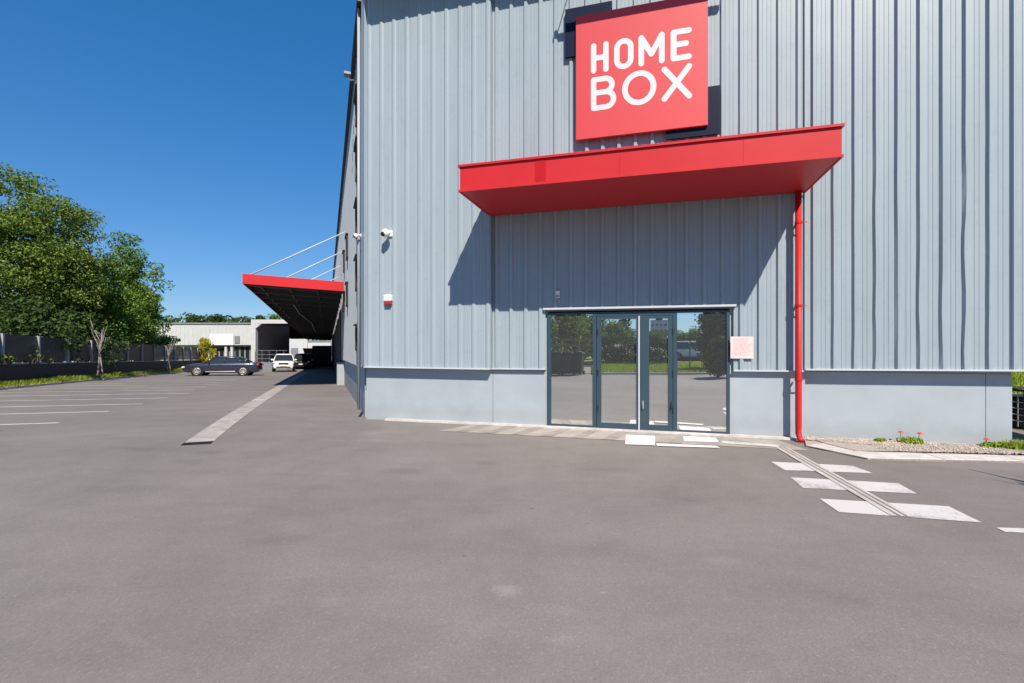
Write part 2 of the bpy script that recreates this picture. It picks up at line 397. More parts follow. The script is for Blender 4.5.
tag(obj('threshold_line', bm, MT['paint']), kind='structure')
ca, cb = G(780, 447), G(902, 517)
dv = (cb - ca).normalized(); nv_ = Vector((-dv.y, dv.x))
for o0, o1, off, mm in ((-0.09, 0.09, 0.010, 'concrete'), (-0.03, -0.008, 0.014, 'apron_grey'), (0.03, 0.05, 0.014, 'apron_grey')):
    bm = nb(); drape(bm, ca + nv_ * o0, cb + nv_ * o0, cb + nv_ * o1, ca + nv_ * o1, off, 0.4)
    tag(obj('drain_channel' if mm == 'concrete' else 'drain_slot', bm, MT[mm]), kind='structure')

# gravel bed and kerb on the right
SE = fs(1012, -.09)                                             # right end of the facade
ga, gb = FL(fs(806), -0.085), FL(SE + 4.0, -0.085)
k1, k2, k3 = G(806, 447), G(868, 460), G(1024, 463)
k4 = k3 + (k3 - k2).normalized() * 6
bm = nb()
def slab(bm, pts, z):
    v = [bm.verts.new((p.x, p.y, z)) for p in pts]; lo = [bm.verts.new((p.x, p.y, -0.1)) for p in pts]
    bm.faces.new(v); n = len(v)
    for i in range(n): bm.faces.new((v[i], lo[i], lo[(i + 1) % n], v[(i + 1) % n]))
    bmesh.ops.recalc_face_normals(bm, faces=bm.faces)
slab(bm, [ga, k1, k2, k3, k4, gb], 0.025)
slab(bm, [ga, k1.lerp(ga, .2) + E1 * .3, k2 - N1 * .41, k3 - N1 * .41, k4 - N1 * .41, gb], 0.040)
tag(obj('gravel_base', bm, MT['gravel']), kind='structure')
def kerbstones(pts, w, h, name='kerb', inward=1, gap=0.012, L=1.0, m='kerb'):
    bm = nb()
    for a, b in zip(pts, pts[1:]):
        d = (b - a); n = max(1, round(d.length / L)); d = d / n
        t = d.normalized(); q = Vector((-t.y, t.x)) * inward * w
        for i in range(n):
            p0, p1 = a + d * i, a + d * (i + 1) - t * gap
            z0, z1 = g(*p0), g(*p1)
            hexa(bm, [(p0.x, p0.y, z0 - .1), (p1.x, p1.y, z1 - .1), (p1.x + q.x, p1.y + q.y, z1 - .1), (p0.x + q.x, p0.y + q.y, z0 - .1),
                      (p0.x, p0.y, z0 + h), (p1.x, p1.y, z1 + h), (p1.x + q.x, p1.y + q.y, z1 + h), (p0.x + q.x, p0.y + q.y, z0 + h)])
    bmesh.ops.recalc_face_normals(bm, faces=bm.faces); bevel(bm, 0.012, 1)
    return tag(obj(name, bm, MT[m]), kind='structure')
kerbstones([k1, k2, k3, k4], 0.40, 0.03)
bm = nb()                                                 # loose pebbles: nobody could count them
random.seed(11)
edge = lambda t: k1.lerp(k2, min(1, t / 0.3)) if t < 0.3 else k2.lerp(k4, (t - 0.3) / 0.7)
_ib = bmesh.new(); bmesh.ops.create_icosphere(_ib, subdivisions=1, radius=1)
ICO_V = [v.co.copy() for v in _ib.verts]; ICO_F = [[v.index for v in f.verts] for f in _ib.faces]; _ib.free()
PV_, PF_ = [], []
def pebble(x, y, z, r):
    mtx = Matrix.Translation((x, y, z)) @ Matrix.Rotation(random.random() * 6, 4, 'Z') @ Matrix.Diagonal((r, r * random.uniform(.6, 1), r * random.uniform(.4, .7), 1))
    n = len(PV_); PV_.extend(mtx @ v for v in ICO_V); PF_.extend([i + n for i in f] for f in ICO_F)
for i in range(7500):
    t = random.random() ** 0.9; lo = edge(t); hi = ga.lerp(gb, t)
    p = hi.lerp(lo, random.uniform(0.02, 0.64 if t > .22 else .45))
    pebble(p.x, p.y, 0.044 + random.uniform(0, .008), random.uniform(0.006, 0.015))
me_ = bpy.data.meshes.new('pebbles'); me_.from_pydata(PV_, [], PF_); me_.materials.append(MT['stone']); bm.free()
tag(link(bpy.data.objects.new('pebbles', me_)), 'loose pale gravel lying along the foot of the grey plinth', 'gravel', kind='stuff')

# grass
def blades(bm, x, y, z, h, n, spread):
    for _ in range(n):
        a = random.random() * 6.283; r = spread * math.sqrt(random.random())
        bx, by = x + r * math.cos(a), y + r * math.sin(a)
        hh = h * random.uniform(.5, 1.15); w = 0.012 + 0.012 * random.random()
        d = Vector((math.cos(a + 1.6), math.sin(a + 1.6), 0)) * w
        lean = Vector((random.uniform(-.5, .5), random.uniform(-.5, .5), 1)) * hh
        p = Vector((bx, by, z))
        v = [bm.verts.new(p - d), bm.verts.new(p + d), bm.verts.new(p + d * .6 + lean * .55), bm.verts.new(p + lean), bm.verts.new(p - d * .6 + lean * .55)]
        bm.faces.new(v)
U0, U1 = -16.0, 46.0
bm = nb(); drape(bm, UV(U0, kv), UV(U1, kv), UV(U1, fv + 0.1), UV(U0, fv + 0.1), 0.07, 0.8)
tag(obj('verge', bm, MT['soil']), kind='structure')
kerbstones([UV(U0, kv), UV(U1, kv)], 0.1, 0.10, inward=1, L=1.0)
bm = nb(); random.seed(5)
for i in range(9000):
    u = U0 + 8 + (U1 - U0 - 8) * random.random(); v = random.uniform(kv + 0.08, fv - 0.05)
    p = UV(u, v); hgt = 0.13 + 0.14 * max(0, noise.noise((u * .5, v, 0))) + (0.12 if v > fv - .3 else 0)
    blades(bm, p.x, p.y, g(p.x, p.y) + .07, hgt, 4, .13)
tag(obj('grass', bm, MT['grass']), 'bright green grass strip between the parking kerb and the dark blue wall', 'grass', kind='stuff')
bm = nb(); drape(bm, UV(-60, fv + 0.3), UV(62, fv + 0.3), UV(62, fv + 70), UV(-60, fv + 70), 0.25, 3.0)
tag(obj('woodland_floor', bm, MT['soil']), kind='structure')

# ------------------------------------------------------------------ the storage building
ROOF = 8.95
OL, OM, OR = 0.17, 0.055, 0.08; OS = 0.06
o1 = 1.2                                                  # front plane that lines up front and back corners
while fs(460, o1) < fs(493, OM): o1 += .004
o1b = 1.2
while fs(841.5, o1b) > fs(809, OM): o1b += .004
o1 = o1 * .8 + o1b * .2
cs0, cs1 = fs(460, o1), fs(841.5, o1)
CB = (fz(460, 192.3, o1) + fz(841.5, 156.5, o1)) / 2; CT = (fz(460, 167.5, o1) + fz(841.5, 126, o1)) / 2
SUNV = W(cs0, o1, CB) - W(fs(450, OL + .02), OL + .02, fz(450, 303, OL + .02)); SUNV.normalize()
B = thing('warehouse_building', 'tall grey ribbed metal warehouse with red entrance canopy and glass doors', 'building', (C0.x, C0.y, 0))
inv = Matrix.Translation((-C0.x, -C0.y, 0))
def part(name, bm, m, parent=B, smooth=False):
    """geometry given in world space; parent origins are removed"""
    base = Vector((0, 0, 0)); p = parent
    while p is not None: base += p.location; p = p.parent
    bmesh.ops.recalc_face_normals(bm, faces=bm.faces)
    bmesh.ops.translate(bm, verts=bm.verts, vec=-base)
    return obj(name, bm, m, parent, smooth)
sC = (C0 - P0).dot(E1)                                    # facade coordinate of the corner
sC = fs(366.5)
dL, dR = fs(548), fs(729.5); dT = 2.16
# walls: slabs round the door opening, side, back, right
bm = nb()
fbox(bm, sC, dL - 0.002, -0.3, 0.0, -0.3, ROOF - 0.05)
fbox(bm, dR + .002, fs(805), -0.3, 0.0, -0.3, ROOF - 0.05); fbox(bm, fs(805) + .001, SE, -0.3, -0.10, -0.3, ROOF - 0.05)
fbox(bm, dL - 0.002, dR + 0.002, -0.3, 0.0, dT + 0.03, ROOF - 0.05)
LEN = 74.0
fbox(bm, 0.28, LEN, -0.3, 0.0, -3.0, ROOF - 0.05, S)
e0 = W(SE - 0.15, -0.3, 0); e1 = e0 + Vector((0.2743, 0.9616, 0)) * 45; c1 = S(LEN, 0, 0)
for a, b_ in ((e0, e1), (e1, c1)):
    t = (b_ - a).normalized(); q = Vector((-t.y, t.x, 0)) * 0.3
    hexa(bm, [a + Vector((0, 0, -3)), b_ + Vector((0, 0, -3)), b_ + q + Vector((0, 0, -3)), a + q + Vector((0, 0, -3)), a + Vector((0, 0, ROOF - .05)), b_ + Vector((0, 0, ROOF - .05)), b_ + q + Vector((0, 0, ROOF - .05)), a + q + Vector((0, 0, ROOF - .05))])
part('wall', bm, MT['plinth'])
# roof with an overhang on the front and a small gutter on the side
bm = nb()
OV = OL + (ROOF - fz(365.5, 27, OL)) * Vector((SUNV.x, SUNV.y)).dot(N1) / SUNV.z; rb = W(SE + 1.75, OV, 0); o_ = 0.10
# where the side overhang line meets the front overhang line
_d = W(0, OV, 0); _k = (Vector((_d.x, _d.y)) - (C0 + N2 * o_)).dot(N1) / D2.dot(N1); rc0 = S(_k, o_, 0)
poly = [rc0, rb, e1 + Vector((1.7, .2, 0)), c1 + Vector((N2.x, N2.y, 0)) * o_]
v0 = [bm.verts.new((p.x, p.y, ROOF)) for p in poly]; v1 = [bm.verts.new((p.x, p.y, ROOF + .35)) for p in poly]
bm.faces.new(v0[::-1]); bm.faces.new(v1)
for i in range(4): bm.faces.new((v0[i], v0[(i + 1) % 4], v1[(i + 1) % 4], v1[i]))
part('roof', bm, MT['dark'])

PITCH = 0.29
def ribbed(s0, s1, o, zb, zt, T=W, phase=0.0, rib=0.042, dents=None, pitch=PITCH, skip=None):
    prof = []                                             # (s, depth, rib index or -1)
    i = math.floor((s0 - phase) / pitch) - 1
    while True:
        c = phase + i * pitch
        if c - pitch > s1: break
        for ds, dd in ((-0.052, 0), (-0.026, rib), (0.02, rib), (0.046, 0), (0.100, 0), (0.104, .005), (0.116, .005), (0.120, 0), (0.160, 0), (0.164, .005), (0.176, .005), (0.180, 0)):
            prof.append((c + ds, dd, i))
        i += 1
    prof = [p for p in prof if s0 < p[0] < s1]
    prof = [(s0, 0, -1)] + prof + [(s1, 0, -1)]
    f = zb if callable(zb) else (lambda s: zb)
    bm = nb(); rows = []
    nz = 26 if dents else 1
    for s, dd, idx in prof:
        col = []
        for k in range(nz + 1):
            z = f(s) + (zt - f(s)) * k / nz
            ds = 0.0; d2 = dd
            if dents and idx in dents and dd == rib:
                ds = dents[idx] * noise.noise((idx * 3.1, z * 1.1, 0)) * max(0, 1 - (z / 5.5))
                d2 = dd - abs(ds) * 0.6
            col.append(bm.verts.new(T(s + ds, o + d2, z)))
        rows.append(col)
    for a, b_ in zip(rows, rows[1:]):
        for k in range(nz): bm.faces.new((a[k], b_[k], b_[k + 1], a[k + 1]))
    # close the back so the panel has a thickness
    return bm
sL0, sL1 = fs(365, OL), fs(490.5, OL)
sR0 = fs(804.5, OR); sM1 = sR0 - .002
sR1 = SE + 1.6
zl = 1.077
zm = lambda s: 1.078 + (s - sL1) / (sM1 - sL1) * 0.045
zr = lambda s: 1.15 + (s - sR0) / (SE - sR0) * 0.03
part('cladding', ribbed(sL0 + .03, sL1, OL, zl + .02, ROOF - .02, phase=sL1 - .05, rib=.022), MT['clad'])
part('cladding', ribbed(sL1 + .004, dL - .04, OM, lambda s: zm(s) + .02, 2.25, phase=sL1 + .1), MT['clad'])
part('cladding', ribbed(sL1 + .004, sM1, OM, 2.25, ROOF - .02, phase=sL1 + .1), MT['clad'])
part('cladding', ribbed(dR + .06, sM1, OM, lambda s: zm(s) + .02, 2.25, phase=sL1 + .1), MT['clad'])
ph = fs(814, OR)
part('cladding', ribbed(sR0 + .03, sR1 - .03, OR, lambda s: zr(s) + .02, ROOF - .02, phase=ph, rib=0.05, dents={1: .02, 2: .03, 3: .06, 4: .03, 5: .03, 6: .03, 7: .10, 8: .03}), MT['clad'])
# flashings: drip strips, corner trims, lintel
bm = nb()
fbox(bm, sL0, sL1, 0.001, OL + .055, zl, zl + .025)
fbox(bm, sL1 + .003, dL - .03, 0.001, OM + .05, zm, lambda s: zm(s) + .022)
fbox(bm, dR + .05, sM1, 0.001, OM + .05, zm, lambda s: zm(s) + .022)
fbox(bm, sR0, sR1, -0.099, OR + .06, zr, lambda s: zr(s) + .025); fbox(bm, SE + .002, sR1, -3.0, -.1, 1.21, ROOF - .06)
fbox(bm, dL - .07, dR + .09, 0.001, OM + .075, 2.215, 2.25)
part('drip_flashing', bm, MT['trim'])
bm = nb()
fbox(bm, sL0 - .002, sL0 + .03, 0.002, OL + .02, zl + .026, ROOF - .03)
part('corner_trim', bm, MT['clad']); bm = nb(); fbox(bm, sL1 - .004, sL1 + .002, 0.002, OL + .004, zl + .026, ROOF - .03)
part('corner_trim', bm, MT['clad']); bm = nb(); fbox(bm, sR0, sR0 + .03, 0.002, OR + .012, lambda s: zr(s) + .026, ROOF - .03)
part('corner_trim', bm, MT['clad']); bm = nb()
fbox(bm, sR1 - .25, sR1, 0.002, OR + .058, lambda s: zr(s) + .026, ROOF - .03)
part('corner_trim', bm, MT['clad']); bm = nb(); fbox(bm, dR + .055, dR + .062, 0.002, OM + .006, lambda s: zm(s) + .024, 2.212)
part('corner_trim', bm, MT['clad'])
bm = nb()
qa, qb, qc = W(sL0 + .02, OL + .022, 0), S(0.0, OS + .03, 0), S(0.03, OS + .03, 0)
loop = [W(sL0 + .02, OL + .022, 0), W(sL0 - .004, OL + .022, 0), S(-.02, OS + .034, 0), S(.06, OS + .034, 0), S(.06, OS - .02, 0), W(sL0 + .02, .02, 0)]
lo_ = [bm.verts.new((p.x, p.y, zl + .027)) for p in loop]; hi_ = [bm.verts.new((p.x, p.y, ROOF - .02)) for p in loop]
bm.faces.new(lo_); bm.faces.new(hi_)
for i in range(6): bm.faces.new((lo_[i], lo_[(i + 1) % 6], hi_[(i + 1) % 6], hi_[i]))
part('corner_post', bm, MT['clad'])
# plinth face panels with joints
bm = nb()
fbox(bm, fs(805.2), fs(985, -.09), -0.0985, -0.082, -0.1, 1.12); fbox(bm, fs(985.7, -.09), SE - .003, -0.0985, -0.082, -0.1, 1.12)
part('plinth', bm, MT['plinth'])
bm = nb()
fbox(bm, sC + .01, sL1 - .004, 0.0015, 0.02, -0.1, 1.05); fbox(bm, sL1 + .004, dL - .05, 0.0015, 0.016, -0.1, 1.05)
part('plinth', bm, MT['plinth'])
# side wall cladding, drip, windows
zs = lambda u: 1.077 - 0.028 * softclamp(u, 1.0, 60)
part('side_cladding', ribbed(0.061, 14.6, OS, lambda u: zs(u) + .02, ROOF - .02, T=S, phase=.1, rib=0.02), MT['side'])
part('side_cladding', ribbed(14.9, LEN, OS, lambda u: zs(u) + .02, ROOF - .02, T=S, phase=.1, rib=0.02, pitch=1.0), MT['side'])
bm = nb(); fbox(bm, 0.07, LEN, 0.001, OS + .025, zs, lambda u: zs(u) + .025, S); part('drip_flashing', bm, MT['trim'])
bm = nb(); fbox(bm, -0.04, LEN, OS + .01, OS + .12, ROOF - .14, ROOF - .004, S); part('gutter', bm, MT['dark'])
uw = su(360.3, OS)
for (u, z0, z1) in ((uw, 1.4, 2.0), (uw, 2.85, 3.6), (uw, 4.15, 4.9), (uw, 5.55, 6.3), (uw, 6.9, 7.5), (7.2, 2.9, 3.7), (7.2, 4.6, 5.4), (10.5, 2.9, 3.7), (10.5, 4.6, 5.4)):
    bm = nb()
    for a in ((u, u + .05, z0, z1), (u + .85, u + .9, z0, z1), (u + .05, u + .85, z0, z0 + .05), (u + .05, u + .85, z1 - .05, z1)):
        fbox(bm, a[0], a[1], OS + .001, OS + .07, a[2], a[3], S)
    fbox(bm, u - .05, u + .95, OS + .001, OS + .11, z1 + .002, z1 + .03, S)
    wn = part('window', bm, MT['dark'])
    bm = nb(); fbox(bm, u + .051, u + .849, OS + .002, OS + .03, z0 + .051, z1 - .051, S); part('pane', bm, MT['window'], wn)
# corner rain pipe on the side wall
bm = nb(); tube(bm, [S(0.2, OS + .075, ROOF - .15), S(0.2, OS + .075, 0.15)], 0.032, 10); part('downpipe', bm, MT['side'], smooth=True)
# pier beside the loading bays
bm = nb(); up = su(338.5); fbox(bm, 13.3, 14.1, 0.001, 0.34, -0.9, HC - 21 * S(13.3, .3, 0).y / F, S); bevel(bm, .02, 1); part('pier', bm, MT['plinth'])
for k in range(8):                                        # loading bay doors in the side wall
    u = 16.4 + k * 6.5; zb = g(*UV(u + 1.7, 0.2))
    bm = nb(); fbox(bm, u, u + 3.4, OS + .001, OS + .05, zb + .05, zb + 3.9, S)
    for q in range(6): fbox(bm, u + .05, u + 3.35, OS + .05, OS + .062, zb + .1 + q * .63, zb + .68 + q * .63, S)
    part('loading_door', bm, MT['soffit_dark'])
    
# entrance canopy
canopy_b = nb()
fbox(canopy_b, cs0, cs1, o1 - .004, o1, CB, CT)
fbox(canopy_b, cs0, cs0 + .004, OM + .05, o1 - .005, CB, CT); fbox(canopy_b, cs1 - .004, cs1, OM + .05, o1 - .005, CB, CT)
can = part('canopy', canopy_b, MT['red'])
bm = nb(); fbox(bm, cs0 + .005, cs1 - .005, OM + .05, o1 - .006, CB + .006, CB + .012); part('soffit', bm, MT['red'], can)
bm = nb(); fbox(bm, cs0 + .005, cs1 - .005, OM + .05, o1 - .006, CT - .12, CT - .10); part('canopy_roof', bm, MT['red'], can)
bm = nb()
fbox(bm, cs0 - .03, cs1 + .03, o1 + .001, o1 + .03, CT - .005, CT + .03); fbox(bm, cs0 - .02, cs1 + .02, o1 + .001, o1 + .022, CB - .004, CB + .03)
fbox(bm, cs0 - .03, cs0 - .001, OM + .05, o1, CT - .005, CT + .03); fbox(bm, cs1 + .001, cs1 + .03, OM + .05, o1, CT - .005, CT + .03)
fbox(bm, cs0 - .02, cs0 - .001, OM + .05, o1, CB - .004, CB + .03); fbox(bm, cs1 + .001, cs1 + .02, OM + .05, o1, CB - .004, CB + .03)
part('edge_trim', bm, MT['red'], can)
bm = nb()
pa = cs0 + (cs1 - cs0) * .232
fbox(bm, pa, pa + .17, o1 + .001, o1 + .004, CB + .031, CT - .006); part('fascia_patch', bm, mat('patched_red', (0.40, 0.006, 0.009), .4, spec=.3), can)
for f_ in (.47, .78):
    bm = nb(); fbox(bm, cs0 + (cs1 - cs0) * f_, cs0 + (cs1 - cs0) * f_ + .006, o1 + .0005, o1 + .0015, CB + .031, CT - .006); part('fascia_seam', bm, MT['tail'], can)
# red rain pipe
sp_ = fs(798.5, OM + .16)
bm = nb(); op = OM + .16
tube(bm, [W(sp_, op, CB + .02), W(sp_, op, 0.25), W(sp_, op, 0.13), W(sp_ + .01, op + .05, 0.05), W(sp_ + .012, op + .1, 0.03)], 0.048, 14)
pipe = part('downpipe', bm, MT['red'], smooth=True)
for z in (3.55, 2.2, 1.0):
    bm = nb(); tube(bm, [W(sp_, op, z - .02), W(sp_, op, z + .02)], 0.056, 14); fbox(bm, sp_ - .012, sp_ + .012, OM, op - .05, z - .01, z + .01)
    fbox(bm, sp_ + .05, sp_ + .12, op - .01, op + .01, z - .006, z + .006)
    part('bracket', bm, MT['red'], pipe)

# glazed entrance
def s_(px): return fs(px, 0.03)
oz0, oz1 = -0.03, 0.045
bm = nb()
fbox(bm, dL, s_(551), oz0, oz1, 0.02, dT); fbox(bm, s_(726.5), dR, oz0, oz1, 0.02, dT)
fbox(bm, s_(551) + .001, s_(726.5) - .001, oz0, oz1, dT - .035, dT)
fbox(bm, s_(551) + .001, s_(592.5) - .001, oz0, oz1, .021, .065); fbox(bm, s_(677) + .001, s_(726.5) - .001, oz0, oz1, .021, .065)
fbox(bm, s_(592.5), s_(596.5), oz0, oz1, 0.02, dT - .036); fbox(bm, s_(673), s_(677), oz0, oz1, 0.02, dT - .036)
fbox(bm, s_(596.5) + .001, s_(673) - .001, oz0, oz1, dT - .075, dT - .036)
door = part('entrance', bm, MT['teal'])
def leafdoor(a, b_, gl0, gl1):
    bm = nb(); z0, z1 = .03, dT - .08
    fbox(bm, a, gl0, oz0 + .005, oz1 + .008, z0, z1); fbox(bm, gl1, b_, oz0 + .005, oz1 + .008, z0, z1)
    fbox(bm, gl0 + .001, gl1 - .001, oz0 + .005, oz1 + .008, z0, z0 + .10); fbox(bm, gl0 + .001, gl1 - .001, oz0 + .005, oz1 + .008, z1 - .05, z1)
    part('door_leaf', bm, MT['teal'], door)
    bm = nb(); fbox(bm, gl0 + .002, gl1 - .002, 0.012, 0.02, z0 + .101, z1 - .051); part('pane', bm, MT['glass'], door)
leafdoor(s_(597), s_(638.2), s_(601.2), s_(636.2)); leafdoor(s_(640), s_(672.6), s_(649.2), s_(668))
for a, b_ in ((551, 592.5), (677, 726.5)):
    bm = nb(); fbox(bm, s_(a) + .003, s_(b_) - .003, 0.012, 0.02, .067, dT - .037); part('pane', bm, MT['glass'], door)
bm = nb(); fbox(bm, s_(638.4), s_(639.8), 0.0, 0.05, 0.03, dT - .08); part('edge_seal', bm, MT['trim'], door)
for px in (643, 671):
    bm = nb(); fbox(bm, s_(px) - .014, s_(px) + .014, oz1 + .009, oz1 + .016, .42, .56)
    tube(bm, [W(s_(px), oz1 + .016, .49), W(s_(px), oz1 + .045, .49), W(s_(px), oz1 + .045, .42)], .008, 8); part('handle', bm, MT['steel' if px < 650 else 'dark'], door)
for z in (.35, 1.0, 1.75):
    for px in (598, 672.8):
        bm = nb(); tube(bm, [W(s_(px), oz1 + .014, z), W(s_(px), oz1 + .014, z + .1)], .012, 8); part('hinge', bm, MT['dark'], door)
bm = nb(); fbox(bm, dL, dR, oz0, .1, 0.002, .019); part('threshold', bm, MT['steel'], door)
# room behind the glass
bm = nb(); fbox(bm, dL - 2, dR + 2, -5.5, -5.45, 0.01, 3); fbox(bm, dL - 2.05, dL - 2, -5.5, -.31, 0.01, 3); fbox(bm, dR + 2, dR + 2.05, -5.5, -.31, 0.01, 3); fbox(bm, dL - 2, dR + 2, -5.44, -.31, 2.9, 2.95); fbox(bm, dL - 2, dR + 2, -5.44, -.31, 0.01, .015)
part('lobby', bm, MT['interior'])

# loading dock canopy along the side wall
DU0, DU1 = su(343.9, .13), 70.0
_q = S(DU0, .13, 0); _zr = HC + (CY - 291.3) * _q.y / F
DW = 3.0
while True:
    _p = S(DU0, DW, 0)
    if (_p.x / _p.y) * F + CX < 243: break
    DW += .02
_zl = HC + (CY - 283.6) * S(DU0, DW, 0).y / F; _tilt = (_zl - _zr) / (DW - .13)
def dz(u, o): return _zr - 0.032 * (u - DU0) + _tilt * (o - .13)
bm = nb()
def dbox(bm, u0, u1, o0, o1, h0, h1):
    hexa(bm, [S(u0, o0, dz(u0, o0) + h0), S(u1, o0, dz(u1, o0) + h0), S(u1, o1, dz(u1, o1) + h0), S(u0, o1, dz(u0, o1) + h0), S(u0, o0, dz(u0, o0) + h1), S(u1, o0, dz(u1, o0) + h1), S(u1, o1, dz(u1, o1) + h1), S(u0, o1, dz(u0, o1) + h1)])
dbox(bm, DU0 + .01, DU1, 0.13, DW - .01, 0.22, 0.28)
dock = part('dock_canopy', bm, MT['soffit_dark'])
bm = nb(); dbox(bm, DU0, DU0 + .008, 0.13, DW, 0, .38); dbox(bm, DU0 + .009, DU1, DW - .008, DW, 0, .38); part('fascia', bm, MT['red'], dock)
bm = nb()
k = DU0 + .6
while k < DU1 - .5:
    dbox(bm, k, k + .12, .14, DW - .02, .02, .218); k += 2.15
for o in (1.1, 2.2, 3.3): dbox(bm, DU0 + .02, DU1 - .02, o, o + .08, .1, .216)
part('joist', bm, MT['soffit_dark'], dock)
bm = nb()                                                 # a service conduit with a bend under the deck
tube(bm, [S(17, 2.4, dz(17, 2.4) - .02), S(22, 2.35, dz(22, 2.35) - .05), S(30, 1.9, dz(30, 1.9) - .05), S(45, 1.9, dz(45, 1.9) - .05)], .025, 6); part('conduit', bm, MT['steel'], dock)
for k in range(12):
    u = DU0 + .1 + k * 3.9
    bm = nb(); tube(bm, [S(u, DW - .25, dz(u, DW) + .36), S(u, OS + .03, dz(u, 0) + 2.45)], .026, 8)
    part('tie_rod', bm, MT['trim'], dock, smooth=True)

# ------------------------------------------------------------------ sign on the facade
so = OM + .15
ss0, ss1 = fs(575.8, so), fs(708, so)
z0 = fz(575.8, 140, so); SW = ss1 - ss0; SH = fz(575.8, 16.4, so) - z0
sb = W(ss0 + SW / 2, OM, z0)
sign = thing('shop_sign', 'square red sign with white lettering HOME BOX on navy corner panels above the canopy', 'sign', sb)
def pworld(name, bm, m, parent, smooth=False): return part(name, bm, m, parent, smooth)
bm = nb(); fbox(bm, ss0, ss1, so - .05, so, z0, z0 + SH); bevel(bm, .004, 1); pworld('panel', bm, MT['sign_red'], sign)
on = OM + .09
for (a, b_, y0, y1, pxl) in ((565.2, 612, 57.5, 3, 565.2), (666, 720, 141.5, 85, 720)):
    bm = nb(); n0, n1 = fs(a, on), fs(b_, on)
    q0 = fz(a if a < 600 else b_, y0 if a < 600 else 133.5, on); 
    q1 = fz(a if a < 600 else b_, 9.5 if a < 600 else 85, on)
    fbox(bm, n0, n1, OM + .045, on, q0, q1); pworld('corner_panel', bm, MT['navy'], sign)
# letters as round-ended strokes
STROKE = 0.043
strokes = []
def arc(cx, cy, rx, ry, a0, a1, n=16): return [(cx + rx * math.cos(R(a0 + (a1 - a0) * i / n)), cy + ry * math.sin(R(a0 + (a1 - a0) * i / n))) for i in range(n + 1)]
hs = STROKE / 2; t0, t1 = .242 + hs, .485 - hs; m0, m1 = .515 + hs, .785 - hs
H = lambda *a: strokes.append(list(a))
H((.122 + hs, t0), (.122 + hs, t1)); H((.262 - hs, t0), (.262 - hs, t1)); H((.122 + hs, (t0 + t1) / 2), (.262 - hs, (t0 + t1) / 2))
ol, orr = .305 + hs, .455 - hs; rr = (orr - ol) / 2
H(*(arc((ol + orr) / 2, t0 + rr, rr, rr, 180, 360) + arc((ol + orr) / 2, t1 - rr, rr, rr, 0, 180)), (ol, t0 + rr))
ml, mr = .492 + hs, .688 - hs
H((ml, t1), (ml, t0), ((ml + mr) / 2, t0 + (t1 - t0) * .68), (mr, t0), (mr, t1))
el, er = .732 + hs, .885 - hs
H((er, t0), (el, t0), (el, t1), (er, t1)); H((el, (t0 + t1) / 2 - .004), (er - .02, (t0 + t1) / 2 - .004))
bl, br = .122 + hs, .322 - hs; bm_ = m0 + (m1 - m0) * .47
r1 = (bm_ - m0) / 2; r2 = (m1 - bm_) / 2
H(*([(bl, m1), (bl, m0)] + arc(br - r1 - .012, m0 + r1, r1, r1, -90, 90) + [(bl, bm_)])); H(*([(bl + .01, bm_)] + arc(br - r2, bm_ + r2, r2, r2, -90, 90) + [(bl, m1)]))
H(*arc((.367 + .627) / 2, (m0 + m1) / 2, .13 - hs, (m1 - m0) / 2, 0, 360, 40))
H((.665 + hs, m0), (.888 - hs, m1)); H((.888 - hs, m0), (.665 + hs, m1))
bm = nb()
def toW(a, b_, o): return W(ss0 + a * SW, so + o, z0 + (1 - b_) * SH)
lvl = 0
def disc(bm, p, r, o, n=18):
    c = [bm.verts.new(toW(p[0] + r * math.cos(2 * math.pi * i / n), p[1] + r * math.sin(2 * math.pi * i / n), o)) for i in range(n)]
    c2 = [bm.verts.new(toW(p[0] + r * math.cos(2 * math.pi * i / n), p[1] + r * math.sin(2 * math.pi * i / n), 0.0005)) for i in range(n)]
    bm.faces.new(c)
    for i in range(n): bm.faces.new((c[i], c2[i], c2[(i + 1) % n], c[(i + 1) % n]))
for st in strokes:
    for i in range(len(st)):
        if i + 1 < len(st):
            lvl += 1; o = .0016 + lvl * .000006
            a, b_ = Vector(st[i]), Vector(st[i + 1]); d = (b_ - a)
            if d.length < 1e-6: continue
            q = Vector((-d.y, d.x)).normalized() * hs
            c = [a + q, b_ + q, b_ - q, a - q]
            v = [bm.verts.new(toW(p.x, p.y, o)) for p in c]; v2 = [bm.verts.new(toW(p.x, p.y, .0005)) for p in c]
            bm.faces.new(v)
            for k in range(4): bm.faces.new((v[k], v2[k], v2[(k + 1) % 4], v[(k + 1) % 4]))
        lvl += 1; disc(bm, st[i], hs, .0016 + lvl * .000006)
pworld('lettering', bm, MT['letter'], sign)
# light bar over the sign (its shadow crosses the top of the sign)
bo = OM + .83; _sn = Vector((SUNV.x, SUNV.y)).dot(N1); bz = z0 + SH - .075 + (bo - so) * SUNV.z / _sn; _sl = Vector((SUNV.x, SUNV.y)).dot(E1) / _sn
lb = thing('sign_light_bar', 'thin floodlight bar on two arms above the red sign', 'lamp', W(ss0 + SW / 2, OM, bz))
l0, l1 = fs(554, OM) + .81 * _sl, ss1 + .7 * _sl + .25
bm = nb(); fbox(bm, l0, l1, OM + .79, OM + .87, bz - .05, bz + .05); bevel(bm, .01, 1); part('lamp_housing', bm, MT['dark'], lb)
for s in (l0 + .06, l1 - .3):
    bm = nb(); tube(bm, [W(s, OM + .002, bz + .6), W(s, OM + .45, bz + .3), W(s, OM + .83, bz + .04)], .009, 6); part('arm', bm, MT['dark'], lb)

